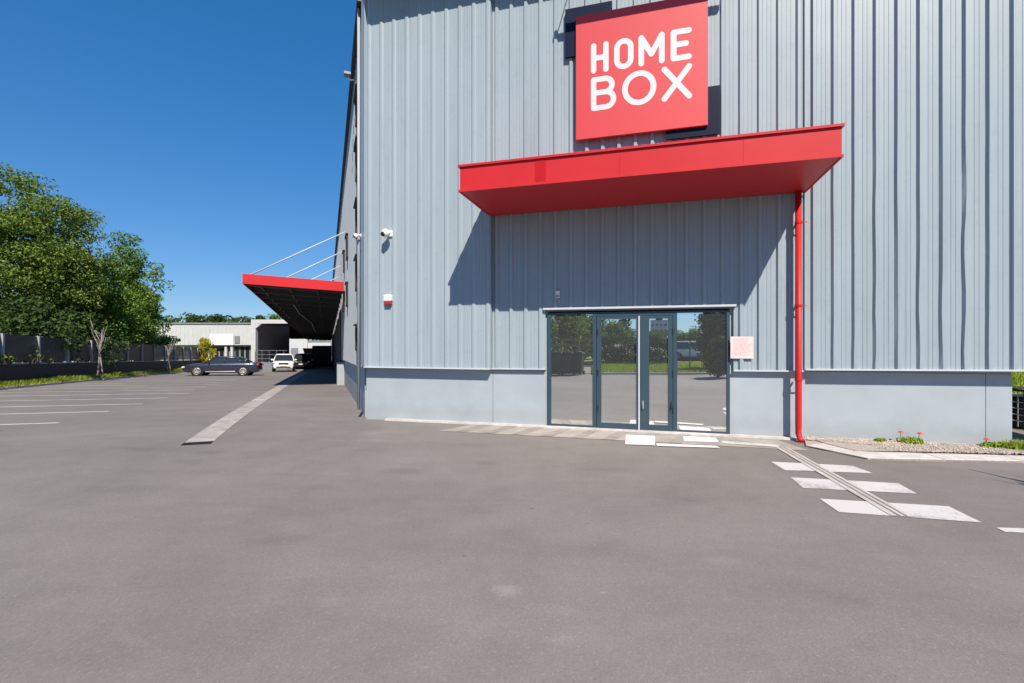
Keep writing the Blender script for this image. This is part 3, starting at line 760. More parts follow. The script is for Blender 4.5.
# ------------------------------------------------------------------ small things fixed to the walls
def camera_dome(name, T, s, o, z, label, k=1.0):
    t = thing(name, label, 'camera', T(s, o, z))
    bm = nb(); fbox(bm, s - .06 * k, s + .06 * k, o + .001, o + .04 * k, z - .06 * k, z + .07 * k, T); bevel(bm, .01 * k, 2); part('mount', bm, MT['white'], t)
    bm = nb(); tube(bm, [T(s, o + .04 * k, z + .02 * k), T(s, o + .12 * k, z + .02 * k), T(s, o + .16 * k, z - .01 * k)], .03 * k, 8); part('arm', bm, MT['white'], t)
    bm = nb(); bmesh.ops.create_uvsphere(bm, u_segments=16, v_segments=10, radius=.085 * k, matrix=Matrix.Translation(T(s, o + .2 * k, z - .02 * k))); part('housing', bm, MT['white'], t, True)
    bm = nb(); bmesh.ops.create_uvsphere(bm, u_segments=12, v_segments=8, radius=.05 * k, matrix=Matrix.Translation(T(s - .02 * k, o + .255 * k, z - .05 * k))); part('lens', bm, MT['blackgap'], t, True)
camera_dome('security_camera', W, fs(388, OL + .1), OL + .001, fz(388, 233, OL + .1), 'white dome security camera above the siren on the front cladding')
_u = su(361.3, OS + .03)
camera_dome('security_camera', S, _u, OS + .02, HC + (CY - 236) * (C0 + D2 * _u).y / F, 'white security camera on the narrow side wall beside the corner', .6)
s, z = fs(388, OL + .06), fz(388, 300, OL + .06)
t = thing('alarm_siren', 'white alarm siren box with red lower half on the front cladding', 'alarm', W(s, OL, z))
bm = nb(); fbox(bm, s - .085, s + .085, OL + .01, OL + .11, z - .03, z + .11); bevel(bm, .025, 2); part('housing', bm, MT['white'], t)
bm = nb(); fbox(bm, s - .075, s + .075, OL + .012, OL + .10, z - .10, z - .031); bevel(bm, .02, 2); part('strobe', bm, MT['tail'], t)
s, z = fs(557.5, OM + .05), fz(557.5, 295, OM + .05)
t = thing('wall_sensor', 'small pale grey sensor box above the left door pane', 'sensor', W(s, OM, z))
bm = nb(); fbox(bm, s - .04, s + .04, OM + .006, OM + .06, z - .05, z + .08); bevel(bm, .01, 2); part('housing', bm, MT['white'], t)
bm = nb(); fbox(bm, s - .03, s + .03, OM + .061, OM + .07, z - .04, z); part('lens', bm, MT['post'], t)
# notice
s0, s1 = fs(730.5, OM + .05), fs(753.5, OM + .05); z1_, z0_ = fz(740, 336.5, OM + .05), fz(740, 358.5, OM + .05)
t = thing('wall_notice', 'pale pink paper notice with faint lines fixed right of the doors', 'notice', W((s0 + s1) / 2, OM, z0_))
bm = nb(); fbox(bm, s0, s1, OM + .043, OM + .05, z0_, z1_); part('sheet', bm, MT['paper'], t)
bm = nb(); random.seed(2)
for k in range(9):
    y = z1_ - .05 - k * .033; a = s0 + .05
    while a < s1 - .08:
        l = random.uniform(.03, .09); fbox(bm, a, min(a + l, s1 - .04), OM + .0505, OM + .0515, y, y + .012); a += l + .014
part('writing', bm, MT['ink'], t)
# floodlight by the side eave
uf = su(356.2, OS); zf_ = HC + (CY - 78) * S(uf, OS + .3, 0).y / F
t = thing('floodlight', 'small floodlight on a bracket high on the side wall eave', 'lamp', S(uf, OS, zf_))
bm = nb(); tube(bm, [S(uf, OS + .02, zf_), S(uf, OS + .14, zf_ - .03), S(uf, OS + .2, zf_ + .08)], .02, 6); part('bracket', bm, MT['steel'], t)
bm = nb(); fbox(bm, uf - .1, uf + .1, OS + .14, OS + .3, zf_ + .08, zf_ + .14, S); part('housing', bm, MT['post'], t)

# ------------------------------------------------------------------ left fence
f0 = 19.43 / 0.9331
def fence():
    base = UV(0, fv)
    t = thing('boundary_fence', 'dark slatted fence with grey posts on a dark blue wall along the car park', 'fence', (base.x, base.y, g(*base)))
    du = 2.62; ustart = ((Vector(((3.9 - CX) / F * 19.43, 19.43)) - C0).dot(D2)) - 6 * du
    n = 21
    def top(u): return 2.03 - 0.0315 * (u - 11)
    def mid(u): return 0.81 - 0.0315 * (u - 11)
    bm = nb()
    for i in range(n):
        a, b_ = ustart + i * du, ustart + (i + 1) * du - .004
        hexa(bm, [S(a, fv, -2), S(b_, fv, -2), S(b_, fv + .22, -2), S(a, fv + .22, -2), S(a, fv, mid(a)), S(b_, fv, mid(b_)), S(b_, fv + .22, mid(b_)), S(a, fv + .22, mid(a))])
    part('base_wall', bm, MT['navywall'], t)
    bm = nb()
    a, b_ = ustart, ustart + n * du
    hexa(bm, [S(a, fv - .02, mid(a) + .002), S(b_, fv - .02, mid(b_) + .002), S(b_, fv + .24, mid(b_) + .002), S(a, fv + .24, mid(a) + .002), S(a, fv - .02, mid(a) + .05), S(b_, fv - .02, mid(b_) + .05), S(b_, fv + .24, mid(b_) + .05), S(a, fv + .24, mid(a) + .05)])
    part('coping', bm, MT['fpost'], t)
    for i in range(n + 1):
        u = ustart + i * du
        bm = nb(); fbox(bm, u - .055, u + .055, fv + .0, fv + .13, mid(u) + .05, top(u) + .04, S); part('post', bm, MT['fpost'], t)
        if i < n:
            bm = nb(); z = mid(u) + .09; ub = u + du - .05; slope = mid(ub) - mid(u)
            hgt = top(u) - mid(u) - .07; ns = 22
            for k in range(ns):
                a0 = z + hgt * k / ns; h1 = hgt / ns * (.93 if k < ns - 1 else .97)
                hexa(bm, [S(u + .05, fv + .08, a0), S(ub, fv + .08, a0 + slope), S(ub, fv + .1, a0 + slope), S(u + .05, fv + .1, a0), S(u + .05, fv + .08, a0 + h1), S(ub, fv + .08, a0 + h1 + slope), S(ub, fv + .1, a0 + h1 + slope), S(u + .05, fv + .1, a0 + h1)])
            part('slat_panel', bm, MT['mesh'], t)
fence()

# ------------------------------------------------------------------ trees and plants
def branch_path(p, d, L, n, wob):
    pts = [Vector(p)]; d = Vector(d).normalized()
    for i in range(n):
        d = (d + Vector((random.uniform(-wob, wob), random.uniform(-wob, wob), random.uniform(-wob * .4, wob * .6)))).normalized()
        pts.append(pts[-1] + d * L / n)
    return pts
def leaves(bm, c, r, n, size, flat=0.64):
    for _ in range(n):
        while True:
            q = Vector((random.uniform(-1, 1), random.uniform(-1, 1), random.uniform(-1, 1)))
            if 0.05 < q.length < 1: break
        q = q * (q.length ** -0.35)
        if q.length > 1.05: q = q.normalized()
        p = c + Vector((q.x * r, q.y * r, q.z * r * flat))
        nrm = (q.normalized() * .6 + Vector((random.uniform(-1, 1), random.uniform(-1, 1), random.uniform(-.2, 1.2)))).normalized()
        a = nrm.cross(Vector((random.uniform(-1, 1), random.uniform(-1, 1), random.uniform(-1, 1))))
        if a.length < 1e-3: continue
        a.normalize(); b_ = nrm.cross(a); s = size * random.uniform(.55, 1.25)
        v = [bm.verts.new(p + a * s * .5), bm.verts.new(p + b_ * s * .3 + nrm * s * .06), bm.verts.new(p - a * s * .5), bm.verts.new(p - b_ * s * .3 + nrm * s * .06)]
        bm.faces.new(v)
def tree(name, label, x, y, h, rad, crown_lo, nclump, nleaf, size, m, group=None, seed=1, cr=(.45, .85), bark='bark', cat='tree', z=None, shape=1.0):
    random.seed(seed)
    zb = g(x, y) + .1 if z is None else z
    t = thing(name, label, cat, (x, y, zb), 0, group)
    H_ = h - zb
    bm = nb()
    tp = branch_path((0, 0, -.15), (random.uniform(-.05, .05), random.uniform(-.05, .05), 1), H_ * .8, 7, .09)
    r0 = max(.03, H_ * .018)
    tube(bm, tp, [r0 * (1.35 if i == 0 else 1 - i / 8.5) for i in range(8)], 8)
    ch = H_ - (crown_lo - zb); cz = (crown_lo - zb) + ch / 2
    cl = []
    lobes = [(Vector((random.uniform(-.45, .45) * rad, random.uniform(-.45, .45) * rad, random.uniform(-.42, .3) * ch)), random.uniform(.45, .72)) for _ in range(7)] + [(Vector((random.uniform(-.1, .1) * rad, 0, .23 * ch)), .55)]
    for i in range(nclump):
        lc, lr = random.choice(lobes)
        while True:
            q = Vector((random.uniform(-1, 1), random.uniform(-1, 1), random.uniform(-1, 1)))
            if .3 < q.length < 1: break
        q = q.normalized() * (q.length ** .4)
        p = Vector((lc.x + q.x * rad * lr, lc.y + q.y * rad * lr, cz + lc.z + q.z * ch * .5 * lr * shape))
        if p.z > H_: p.z = H_ - random.random() * .3
        cl.append(p)
    for p in random.sample(cl, min(len(cl), 14)):
        a = tp[random.randint(2, 6)]
        if p.z < a.z * .6: continue
        m_ = a.lerp(p, .5) + Vector((0, 0, .2 * random.random()))
        tube(bm, [a, m_, p], [r0 * .35, r0 * .22, r0 * .08], 5)
    obj('trunk', bm, MT[bark], t, True)
    bm = nb()
    for p in cl: leaves(bm, p, random.uniform(*cr), nleaf, size)
    obj('crown', bm, MT[m], t)
    return t
def at(px, Z): return ((px - CX) / F * Z, Z)
def hz(py, Z): return HC + (CY - py) * Z / F
wood = 'trees beyond the fence'
def T_(px, Z, top, halfw, lo, nc, nl, size, m, label, seed, **k):
    x, y = at(px, Z); tree('broadleaf_tree', label, x, y, hz(top, Z), halfw * Z / F, hz(lo, Z), nc, nl, size, m, wood, seed, **k)
T_(2, 27, 163, 68, 350, 240, 230, .155, 'leaf_olive', 'tallest tree behind the fence, broad olive green crown cut by the left edge', 21, cr=(.55, 1.1))
T_(58, 28.5, 200, 36, 352, 180, 200, .15, 'leaf_olive', 'rounded olive tree second from the left behind the fence', 22, cr=(.5, .95))
T_(104, 31.5, 262, 30, 352, 150, 150, .16, 'leaf_green', 'dark green low tree behind the bare staked sapling', 23, cr=(.45, .9))
T_(126, 37, 236, 22, 350, 105, 150, .18, 'leaf_green', 'slim mid green tree standing between the sapling and the open sky', 24, cr=(.5, .85))
T_(147, 43, 262, 24, 350, 90, 100, .23, 'leaf_green', 'last tall tree of the row before the white hall roof', 25, cr=(.5, .9))
T_(-75, 26, 120, 70, 345, 90, 90, .3, 'leaf_olive', 'large olive tree just outside the left edge of the view', 26, cr=(.7, 1.1))
def shrub(name, px, Z, top, halfw, m, label, seed, n=26, nl=70, size=.16, cat='shrub', group=None, xy=None, z=None, cr=(.3, .55), dy=None):
    x, y = xy if xy else at(px, Z); random.seed(seed)
    zb = (g(x, y) if z is None else z); h = hz(top, Z) - zb if not xy else top
    r = halfw * Z / F if not xy else halfw
    t = thing(name, label, cat, (x, y, zb), 0, group)
    bm = nb()
    for _ in range(5): tube(bm, branch_path((random.uniform(-.1, .1), random.uniform(-.1, .1), -.05), (random.uniform(-.5, .5), random.uniform(-.5, .5), 1), h * .7, 4, .15), [.03, .026, .02, .015, .006], 5)
    obj('stem', bm, MT['bark'], t, True)
    bm = nb()
    for _ in range(n):
        q = random.random(); ph_ = random.random() * 6.283
        rr = r * math.sqrt(random.random()) * (math.sin(math.pi * min(1, .18 + q * .8)) ** .6)
        leaves(bm, Vector((math.cos(ph_) * rr, math.sin(ph_) * rr, h * (.1 + .8 * q))), random.uniform(*cr) * min(1, h / 2), nl, size)
    obj('foliage', bm, MT[m], t)
    return t
shrub('evergreen_shrub', 20, 23.5, 296, 50, 'leaf_dark', 'dark shrub under the tallest tree behind the fence', 31, 60, 80, .22, cr=(.5, .8))
shrub('evergreen_shrub', 72, 28, 300, 38, 'leaf_dark', 'dark shrub under the second olive tree behind the fence', 32, 60, 80, .22, cr=(.5, .8))
shrub('evergreen_shrub', 118, 35, 306, 30, 'leaf_dark', 'dark shrub right of the bare sapling, behind the fence', 33, 50, 80, .22, cr=(.5, .8))
shrub('leafy_shrub', 138, 38, 312, 18, 'leaf_olive', 'olive green shrub at the foot of the last tall tree', 34, 40, 70, .2, cr=(.4, .7))
shrub('leafy_shrub', 158, 46, 322, 16, 'leaf_lime', 'light green shrub left of the second sapling top', 35, 34, 60, .2, cr=(.4, .7))
shrub('leafy_shrub', 181, 55, 336, 13, 'leaf_lime', 'light green shrub beside the yellow one, behind the far fence', 36, 34, 60, .2, cr=(.4, .7))
shrub('golden_shrub', 204, 50, 336, 9, 'leaf_yellow', 'bright yellow conical shrub behind the dark sedan', 37, 40, 70, .17, cr=(.3, .55))
for i, (px, top) in enumerate(((8, 355), (28, 352), (36, 348), (47, 355), (61, 372), (2, 357))):
    Z = 6278 / (327 - px) * 0.985 if i != 4 else 6278 / (327 - px) * .965
    x, y = at(px, Z)
    if i == 4: zz = None
    else:
        x, y = at(px, 6278 / (327 - px)); zz = 0.81 - .0315 * ((Vector((x, y)) - C0).dot(D2) - 11) + .04
    shrub('weed_plant', 0, 0, .45 if i not in (2,) else .6, .16, 'leaf_lime', ['pale weed on the wall coping left of the second fence post', 'pale weed on the coping in the second fence panel, shorter of its pair', 'taller pale weed on the coping beside the second visible post', 'pale weed on the coping just right of the second visible post', 'weed in the grass strip under the dark blue wall', 'pale weed on the wall coping at the left edge'][i], 50 + i, 9, 12, .09, 'weed', None, (x, y), zz, (.12, .2))
def sapling(px, py_base, top, label, seed, spread=.42):
    x, y = at(px, 1); p = None
    Z = 6278 / (327 - px) * .98
    x, y = at(px, Z); zb = g(x, y) + .07; h = hz(top, Z) - zb; random.seed(seed)
    t = thing('bare_sapling', label, 'tree', (x, y, zb), 0, 'saplings in the grass strip')
    bm = nb(); pts = branch_path((0, 0, -.1), (.12, 0, 1), h * .62, 5, .04); tube(bm, pts, [.05, .045, .04, .035, .03, .022], 7)
    obj('trunk', bm, MT['palebark'], t, True)
    bm = nb()
    for i in range(9):
        a = pts[random.randint(3, 5)]; an = random.random() * 6.28
        q = branch_path(a, (math.cos(an) * spread, math.sin(an) * spread, 1.1), h * random.uniform(.25, .42), 4, .22); tube(bm, q, [.024, .02, .016, .012, .006], 5)
        for _ in range(2): tube(bm, branch_path(q[random.randint(1, 3)], (random.uniform(-1, 1), random.uniform(-1, 1), .8), h * .13, 3, .2), [.012, .009, .007, .004], 4)
    obj('branches', bm, MT['palebark'], t, True)
    bm = nb(); tube(bm, [(.32, .05, -.1), (.1, .02, h * .52)], .03, 6); obj('stake', bm, MT['palebark'], t)
    return t
sapling(97, 378, 316, 'bare pale sapling with a leaning stake in the grass strip before the dark trees', 61)
sapling(166.5, 371, 338, 'bare pale sapling post nearer the dark sedan, far end of the grass strip', 62, .4)

# weeds and poppies along the gravel
def poppy(px, py, hpx, label, seed):
    p = G(px, py); s = fs(px, .1); b_ = P0 + E1 * s + N1 * .08; random.seed(seed)
    t = thing('poppy_plant', label, 'flower', (b_.x, b_.y, .035), 0, 'poppies by the plinth')
    h = hpx * b_.y / F * .9
    bm = nb(); q = branch_path((0, 0, 0), (random.uniform(-.2, .2), 0, 1), h, 4, .1); tube(bm, q, .004, 5); obj('stem', bm, MT['leaf_green'], t)
    bm = nb()
    for k in range(5):
        a = k * 1.257; c = q[-1] + Vector((math.cos(a) * .022, math.sin(a) * .022, .006))
        bmesh.ops.create_icosphere(bm, subdivisions=2, radius=.024, matrix=Matrix.Translation(c) @ Matrix.Rotation(a, 4, 'Z') @ Matrix.Rotation(.7, 4, 'Y') @ Matrix.Diagonal((1, .9, .25, 1)))
    obj('flower', bm, MT['petal'], t, True)
    bm = nb(); leaves(bm, Vector((0, 0, .05)), .06, 14, .05); obj('foliage', bm, MT['leaf_green'], t)
poppy(902, 438, 12, 'red poppy left of the pair by the grey plinth', 1)
poppy(917, 438, 12, 'red poppy right of the pair by the grey plinth', 2)
poppy(987, 439, 9, 'single red poppy near the right end of the grey plinth', 3)
for i, (px, r, h, lab) in enumerate(((880, .05, .06, 'small green weed left of the poppies at the plinth'), (912, .14, .10, 'green weed clump under the pair of poppies'), (1004, .17, .09, 'green weed clump at the right end of the plinth'), (1018, .2, .13, 'green weed clump beyond the plinth corner'), (990, .1, .07, 'low weed under the single poppy'))):
    b_ = P0 + E1 * fs(px, .1) + N1 * .1; random.seed(70 + i)
    bm = nb()
    for _ in range(26): blades(bm, b_.x + random.uniform(-r, r), b_.y + random.uniform(-r, r) * .5, .085, h, 4, .05)
    for _ in range(9): leaves(bm, Vector((b_.x + random.uniform(-r, r), b_.y + random.uniform(-r, r) * .5, .085 + h * .5)), h * .5, 10, .05)
    bmesh.ops.translate(bm, verts=bm.verts, vec=(-b_.x, -b_.y, -.085))
    o = obj('weed_clump', bm, MT['grass']); o.location = (b_.x, b_.y, .038); tag(o, lab, 'weed')

# far right beyond the corner: bank, hedge, wire cage
bm = nb()
pts = [(8.6, 10.2, .02), (30, 8.5, .02), (34, 12, .55), (9.2, 13, .55), (9.6, 40, .9), (60, 40, .9)]
v = [bm.verts.new(p) for p in pts]
bm.faces.new((v[0], v[1], v[2], v[3])); bm.faces.new((v[3], v[2], v[5], v[4]))
tag(obj('lawn_bank', bm, MT['soil']), kind='structure')
bm = nb(); random.seed(8)
for i in range(3500):
    a, b_ = random.random(), random.random(); x = 9.2 + a * 6 + b_; y = 10.6 + b_ * 6
    blades(bm, x, y, .02 + min(.55, (y - 10.2) / 2.8 * .53), .14, 4, .12)
tag(obj('bank_grass', bm, MT['grass']), 'bright grass bank beyond the right end of the warehouse', 'grass', kind='stuff')
shrub('evergreen_shrub', 0, 0, 1.0, 1.6, 'leaf_green', 'dark green bush on the grass bank beyond the right corner', 81, 40, 70, .14, 'shrub', None, (18.6, 17.2), .55, (.3, .5))
cg = thing('wire_cage', 'low black framed white wire mesh panel beyond the right corner', 'barrier', (9.35, 8.75, 0))
bm = nb()
for (a, b_) in (((0, 0, 0), (0, 0, .72)), ((1.6, 0, 0), (1.6, 0, .72)), ((0, 0, .72), (1.6, 0, .72)), ((0, 0, .04), (1.6, 0, .04)), ((0, .6, 0), (0, .6, .72)), ((0, 0, .72), (0, .6, .72)), ((1.6, .6, 0), (1.6, .6, .72)), ((0, .6, .72), (1.6, .6, .72))): tube(bm, [a, b_], .022, 6)
obj('frame', bm, MT['dark'], cg)
bm = nb()
for k in range(1, 14): tube(bm, [(k * .115, 0, .04), (k * .115, 0, .72)], .009, 4)
for k in range(1, 5): tube(bm, [(-.004, k * .12, .04), (-.004, k * .12, .72)], .008, 4)
for k in range(1, 6): tube(bm, [(-.008, 0, .04 + k * .115), (-.008, .6, .04 + k * .115)], .008, 4)
for k in range(1, 6): tube(bm, [(0, .004, .04 + k * .115), (1.6, .004, .04 + k * .115)], .009, 4)
obj('wire_mesh', bm, MT['white'], cg)
bm = nb(); box(bm, .03, 1.57, .05, .56, .05, .6); obj('filling', bm, MT['bin'], cg)
# unseen leafy pole added outside the right edge, shaped for its shadow in view
tip = G(966, 468.5); sd = Vector((0.22, -0.976)); bb = tip + sd * 2.35
random.seed(91)
t = thing('shadow_pole', 'unseen leafy pole added past the right edge to cast a thin shadow', 'tree', (bb.x, bb.y, 0))
bm = nb(); q = [(0, 0, -.1), (.02, 0, .7), (-.03, .02, 1.4), (.0, .0, 2.27)]; tube(bm, q, [.06, .05, .035, .008], 7)
for z_, dx, L in ((1.15, .35, .5), (1.3, -.4, .45), (1.55, .3, .4)): tube(bm, [(0, 0, z_), (dx * .5, .05, z_ + L * .5), (dx * .7, .05, z_ + L)], [.014, .01, .004], 5)
obj('trunk', bm, MT['bark'], t, True)
bm = nb()
for z_ in range(22): leaves(bm, Vector((random.uniform(-.12, .12), random.uniform(-.12, .12), .55 + z_ * .05)), .16, 18, .085)
obj('crown', bm, MT['leaf_green'], t)

# ------------------------------------------------------------------ cars
def loft(bm, secs, closed_ends=True):
    rings = [[bm.verts.new(p) for p in s] for s in secs]; n = len(rings[0])
    for a, b_ in zip(rings, rings[1:]):
        for k in range(n): bm.faces.new((a[k], a[(k + 1) % n], b_[(k + 1) % n], b_[k]))
    if closed_ends: bm.faces.new(rings[0][::-1]); bm.faces.new(rings[-1])
    bmesh.ops.recalc_face_normals(bm, faces=bm.faces)
def car(name, label, x, y, rz, paintm, st, gh, wheels, wr, group=None, tall=False):
    t = thing(name, label, 'car', (x, y, g(x, y)), rz, group)
    # tilt with the ground
    f = Vector((math.cos(rz), math.sin(rz))); a = g(x + f.x, y + f.y) - g(x - f.x, y - f.y)
    s = Vector((-f.y, f.x)); b2 = g(x + s.x, y + s.y) - g(x - s.x, y - s.y)
    t.rotation_euler = (math.atan(b2 / 2), -math.atan(a / 2), rz)
    bm = nb(); secs = []
    for (X, zb, zm_, zt, w) in st:
        half = [(0, zb), (w * .82, zb), (w * .97, zb + (zm_ - zb) * .3), (w, zm_), (w * .985, zm_ + (zt - zm_) * .45), (w * .93, zt - .04), (w * .8, zt), (0, zt + .025)]
        secs.append([(X, yy, zz) for yy, zz in half] + [(X, -yy, zz) for yy, zz in half[-2:0:-1]])
    loft(bm, secs); body = obj('body', bm, MT[paintm], t, True)
    md = body.modifiers.new('s', 'SUBSURF'); md.levels = md.render_levels = 2
    for p in body.data.polygons: p.use_smooth = True
    (xb0, xb1, xt0, xt1, zb, zt, wb, wt) = gh
    bm = nb(); secs = []
    n = 6
    prof = [(xb0, zb, wb * .9), (xb0 + (xt0 - xb0) * .5, zb + (zt - zb) * .5, (wb + wt) / 2 * .97), (xt0, zt - .05, wt), (xt1, zt - .06, wt), (xb1 + (xt1 - xb1) * .5, zb + (zt - zb) * .52, (wb + wt) / 2 * .97), (xb1, zb + .02, wb * .9)]
    # glazing: convex trapezoid
    def trap(inset, z0, z1):
        f0, f1 = (z0 - zb) / (zt - zb), (z1 - zb) / (zt - zb)
        L = lambda f: (xb0 + (xt0 - xb0) * f, xb1 + (xt1 - xb1) * f, wb + (wt - wb) * f)
        a0, b0, w0 = L(f0); a1, b1, w1 = L(f1)
        return [(a0 - inset, w0 - inset, z0), (a0 + .05 - inset, 0, z0), (a0 - inset, -w0 + inset, z0), (b0 + inset, -w0 + inset, z0), (b0 - .04 + inset, 0, z0), (b0 + inset, w0 - inset, z0)], \
               [(a1 - inset, w1 - inset, z1), (a1 + .04 - inset, 0, z1), (a1 - inset, -w1 + inset, z1), (b1 + inset, -w1 + inset, z1), (b1 - .03 + inset, 0, z1), (b1 + inset, w1 - inset, z1)]
    lo, hi = trap(.012, zb - .08, zt - .04)
    loft(bm, [lo, hi]); obj('windows', bm, MT['carglass'], t)
    bm = nb(); lo, hi = trap(-.012, zt - .06, zt - .012); cap = [(p[0] * .96 + (xt0 + xt1) / 2 * .04, p[1] * .86, zt + .035 if p[1] == 0 else zt + .025) for p in hi]
    loft(bm, [lo, hi, cap]); bevel(bm, .01, 1); obj('roof', bm, MT[paintm], t, True)
    lo, hi = trap(-.004, zb - .05, zt - .03)
    for k in (0, 2, 3, 5):                               # corner pillars
        a_, b_ = Vector(lo[k]), Vector(hi[k]); bm = nb(); tube(bm, [a_, a_.lerp(b_, .5) + Vector((0, 0, .012)), b_], [.055, .045, .04], 6); obj('pillar', bm, MT[paintm], t, True)
    for sy in (0, 2):                                     # middle pillars
        for fr in ((.42, .9) if tall else (.45, .86)):
            j = 5 if sy == 0 else 3
            a_ = Vector(lo[sy]).lerp(Vector(lo[j]), fr); b_ = Vector(hi[sy]).lerp(Vector(hi[j]), fr - (.04 if fr > .6 else 0))
            bm = nb(); tube(bm, [a_, b_], .036, 6); obj('pillar', bm, MT[paintm], t, True)
    W_ = max(q[4] for q in st)
    for sx in wheels:
        for sy in (1, -1):
            bm = nb(); tube(bm, [(0, 0, 0), (0, .012, 0)], wr * 1.17, 24)
            bmesh.ops.translate(bm, verts=bm.verts, vec=(sx, sy * (W_ - .02) - .006, wr)); obj('wheel_arch', bm, MT['blackgap'], t)
            bm = nb(); tube(bm, [(0, -.1, 0), (0, -.08, 0), (0, .08, 0), (0, .1, 0)], [wr * .9, wr, wr, wr * .9], 24)
            wh = obj('wheel', bm, MT['tyre'], t, True); wh.location = (sx, sy * (W_ - .065), wr)
            bm = nb(); tube(bm, [(0, .095 * sy, 0), (0, .108 * sy, 0)], wr * .2, 12)
            for k in range(10):
                an = k * math.pi / 5; tube(bm, [(math.cos(an) * wr * .15, .102 * sy, math.sin(an) * wr * .15), (math.cos(an) * wr * .68, .106 * sy, math.sin(an) * wr * .68)], wr * .065, 5)
            ring = [(math.cos(2 * math.pi * k / 28) * wr * .68, .104 * sy, math.sin(2 * math.pi * k / 28) * wr * .68) for k in range(29)]
            tube(bm, ring, wr * .055, 5); obj('rim', bm, MT['rim'], wh, True)
    xf, xr = max(q[0] for q in st), min(q[0] for q in st); zf = st[1][3]
    hl = zf - .1
    for sy in (1, -1):
        bm = nb(); bmesh.ops.create_uvsphere(bm, u_segments=12, v_segments=8, radius=1, matrix=Matrix.Translation((xf - .13, sy * (W_ - .24), hl)) @ Matrix.Rotation(-sy * .35, 4, 'Z') @ Matrix.Diagonal((.12, .24, .085, 1))); obj('headlight', bm, MT['lamp'], t, True)
        bm = nb(); bmesh.ops.create_uvsphere(bm, u_segments=12, v_segments=8, radius=1, matrix=Matrix.Translation((xr + .14, sy * (W_ - .19), st[-2][3] - .14)) @ Matrix.Rotation(sy * .35, 4, 'Z') @ Matrix.Diagonal((.13, .18, .1, 1))); obj('tail_light', bm, MT['tail'], t, True)
        bm = nb(); bmesh.ops.create_uvsphere(bm, u_segments=10, v_segments=6, radius=1, matrix=Matrix.Translation((xb0 - .3, sy * (W_ + .09), zb + .06)) @ Matrix.Diagonal((.06, .11, .075, 1))); obj('mirror', bm, MT[paintm], t, True)
        for X in ((xb0 - .95), (xb0 - 1.95)):
            bm = nb(); box(bm, X - .1, X + .1, sy * (W_ - .012) - .02, sy * (W_ - .012) + .02, zb - .13, zb - .1); obj('door_handle', bm, MT['chrome'], t)
        bm = nb(); tube(bm, [(wheels[0] - .5, sy * (W_ + .002), .3 + (.06 if tall else 0)), (wheels[1] + .5, sy * (W_ + .002), .32 + (.06 if tall else 0))], .02, 5); obj('sill_trim', bm, MT['chrome'], t)
    bm = nb(); box(bm, xf - .1, xf + .015, -.42, .42, hl - .15, hl + .03); bevel(bm, .02, 1); obj('grille', bm, MT['blackgap'], t)
    bm = nb(); box(bm, xf - .1, xf + .012, -.6, .6, st[0][1] + .02, st[0][1] + .14); bevel(bm, .02, 1); obj('bumper_intake', bm, MT['blackgap'], t)
    bm = nb(); box(bm, xf - .05, xf + .03, -.26, .26, hl - .29, hl - .18); obj('number_plate', bm, MT['plate'], t)
    return t
sedan = [(2.42, .34, .46, .6, .66), (2.34, .24, .5, .69, .8), (2.0, .2, .56, .8, .885), (1.4, .2, .6, .87, .905), (.85, .2, .62, .93, .91), (-.4, .2, .63, .95, .915), (-1.6, .2, .64, .97, .91), (-2.1, .22, .66, .97, .88), (-2.36, .3, .62, .92, .8), (-2.43, .38, .58, .76, .7)]
sx_, sy_ = at(224, 34.6)
car('sedan_car', 'dark navy sedan parked side-on at the end of the stall lines', sx_, sy_, math.atan2(-.36 + .06, -.933), 'navycar', sedan, (1.05, -1.75, .28, -.98, .91, 1.35, .83, .62), (1.45, -1.4), .33)
suv = [(2.25, .36, .55, .78, .7), (2.18, .28, .6, .92, .84), (1.9, .25, .64, 1.0, .9), (1.3, .25, .68, 1.04, .92), (.9, .25, .68, 1.06, .925), (-.4, .25, .7, 1.08, .925), (-1.6, .25, .72, 1.1, .92), (-2.05, .28, .72, 1.1, .88), (-2.25, .36, .68, 1.02, .8)]
gx, gy = at(284, 46)
car('suv_car', 'white suv facing the camera beside the dark hall opening', gx, gy, math.atan2(-.9, .40), 'whitecar', suv, (1.1, -2.1, .45, -1.75, 1.05, 1.64, .86, .66), (1.38, -1.35), .36, None, True)
gx, gy = at(303, 54)
car('suv_car', 'black car parked in the shade under the dock canopy', gx, gy, math.atan2(-.933, .32), 'blackcar', suv, (1.1, -2.1, .45, -1.75, 1.05, 1.64, .86, .66), (1.38, -1.35), .36, None, True)
# container and yellow skip in the shade of the dock
gx, gy = at(315, 66)
t = thing('skip_container', 'yellow skip standing in the shade under the dock canopy', 'skip', (gx, gy, g(gx, gy)), R(21))
bm = nb(); hexa(bm, [(-1, -.8, .15), (1, -.8, .15), (1, .8, .15), (-1, .8, .15), (-1.5, -.9, 2.1), (1.5, -.9, 2.1), (1.5, .9, 2.1), (-1.5, .9, 2.1)]); obj('bucket', bm, MT['yellow'], t)
bm = nb(); box(bm, -.95, -.75, -.82, .82, 0, .15); box(bm, .75, .95, -.82, .82, 0, .15); obj('skid', bm, MT['dark'], t)
bm = nb(); box(bm, -1.55, 1.55, -.96, -.9, 2.0, 2.12); box(bm, -1.55, 1.55, .9, .96, 2.0, 2.12); obj('rim_bar', bm, MT['dark'], t)
gx, gy = at(327, 62)
t = thing('roll_container', 'dark steel roll container against the loading wall under the canopy', 'container', (gx - .6, gy, g(gx, gy)), R(21))
bm = nb(); box(bm, -1.1, 1.1, -2.5, 2.5, .2, 2.5)
for k in range(9): box(bm, -1.16, -1.1, -2.4 + k * .58, -2.28 + k * .58, .22, 2.48); 
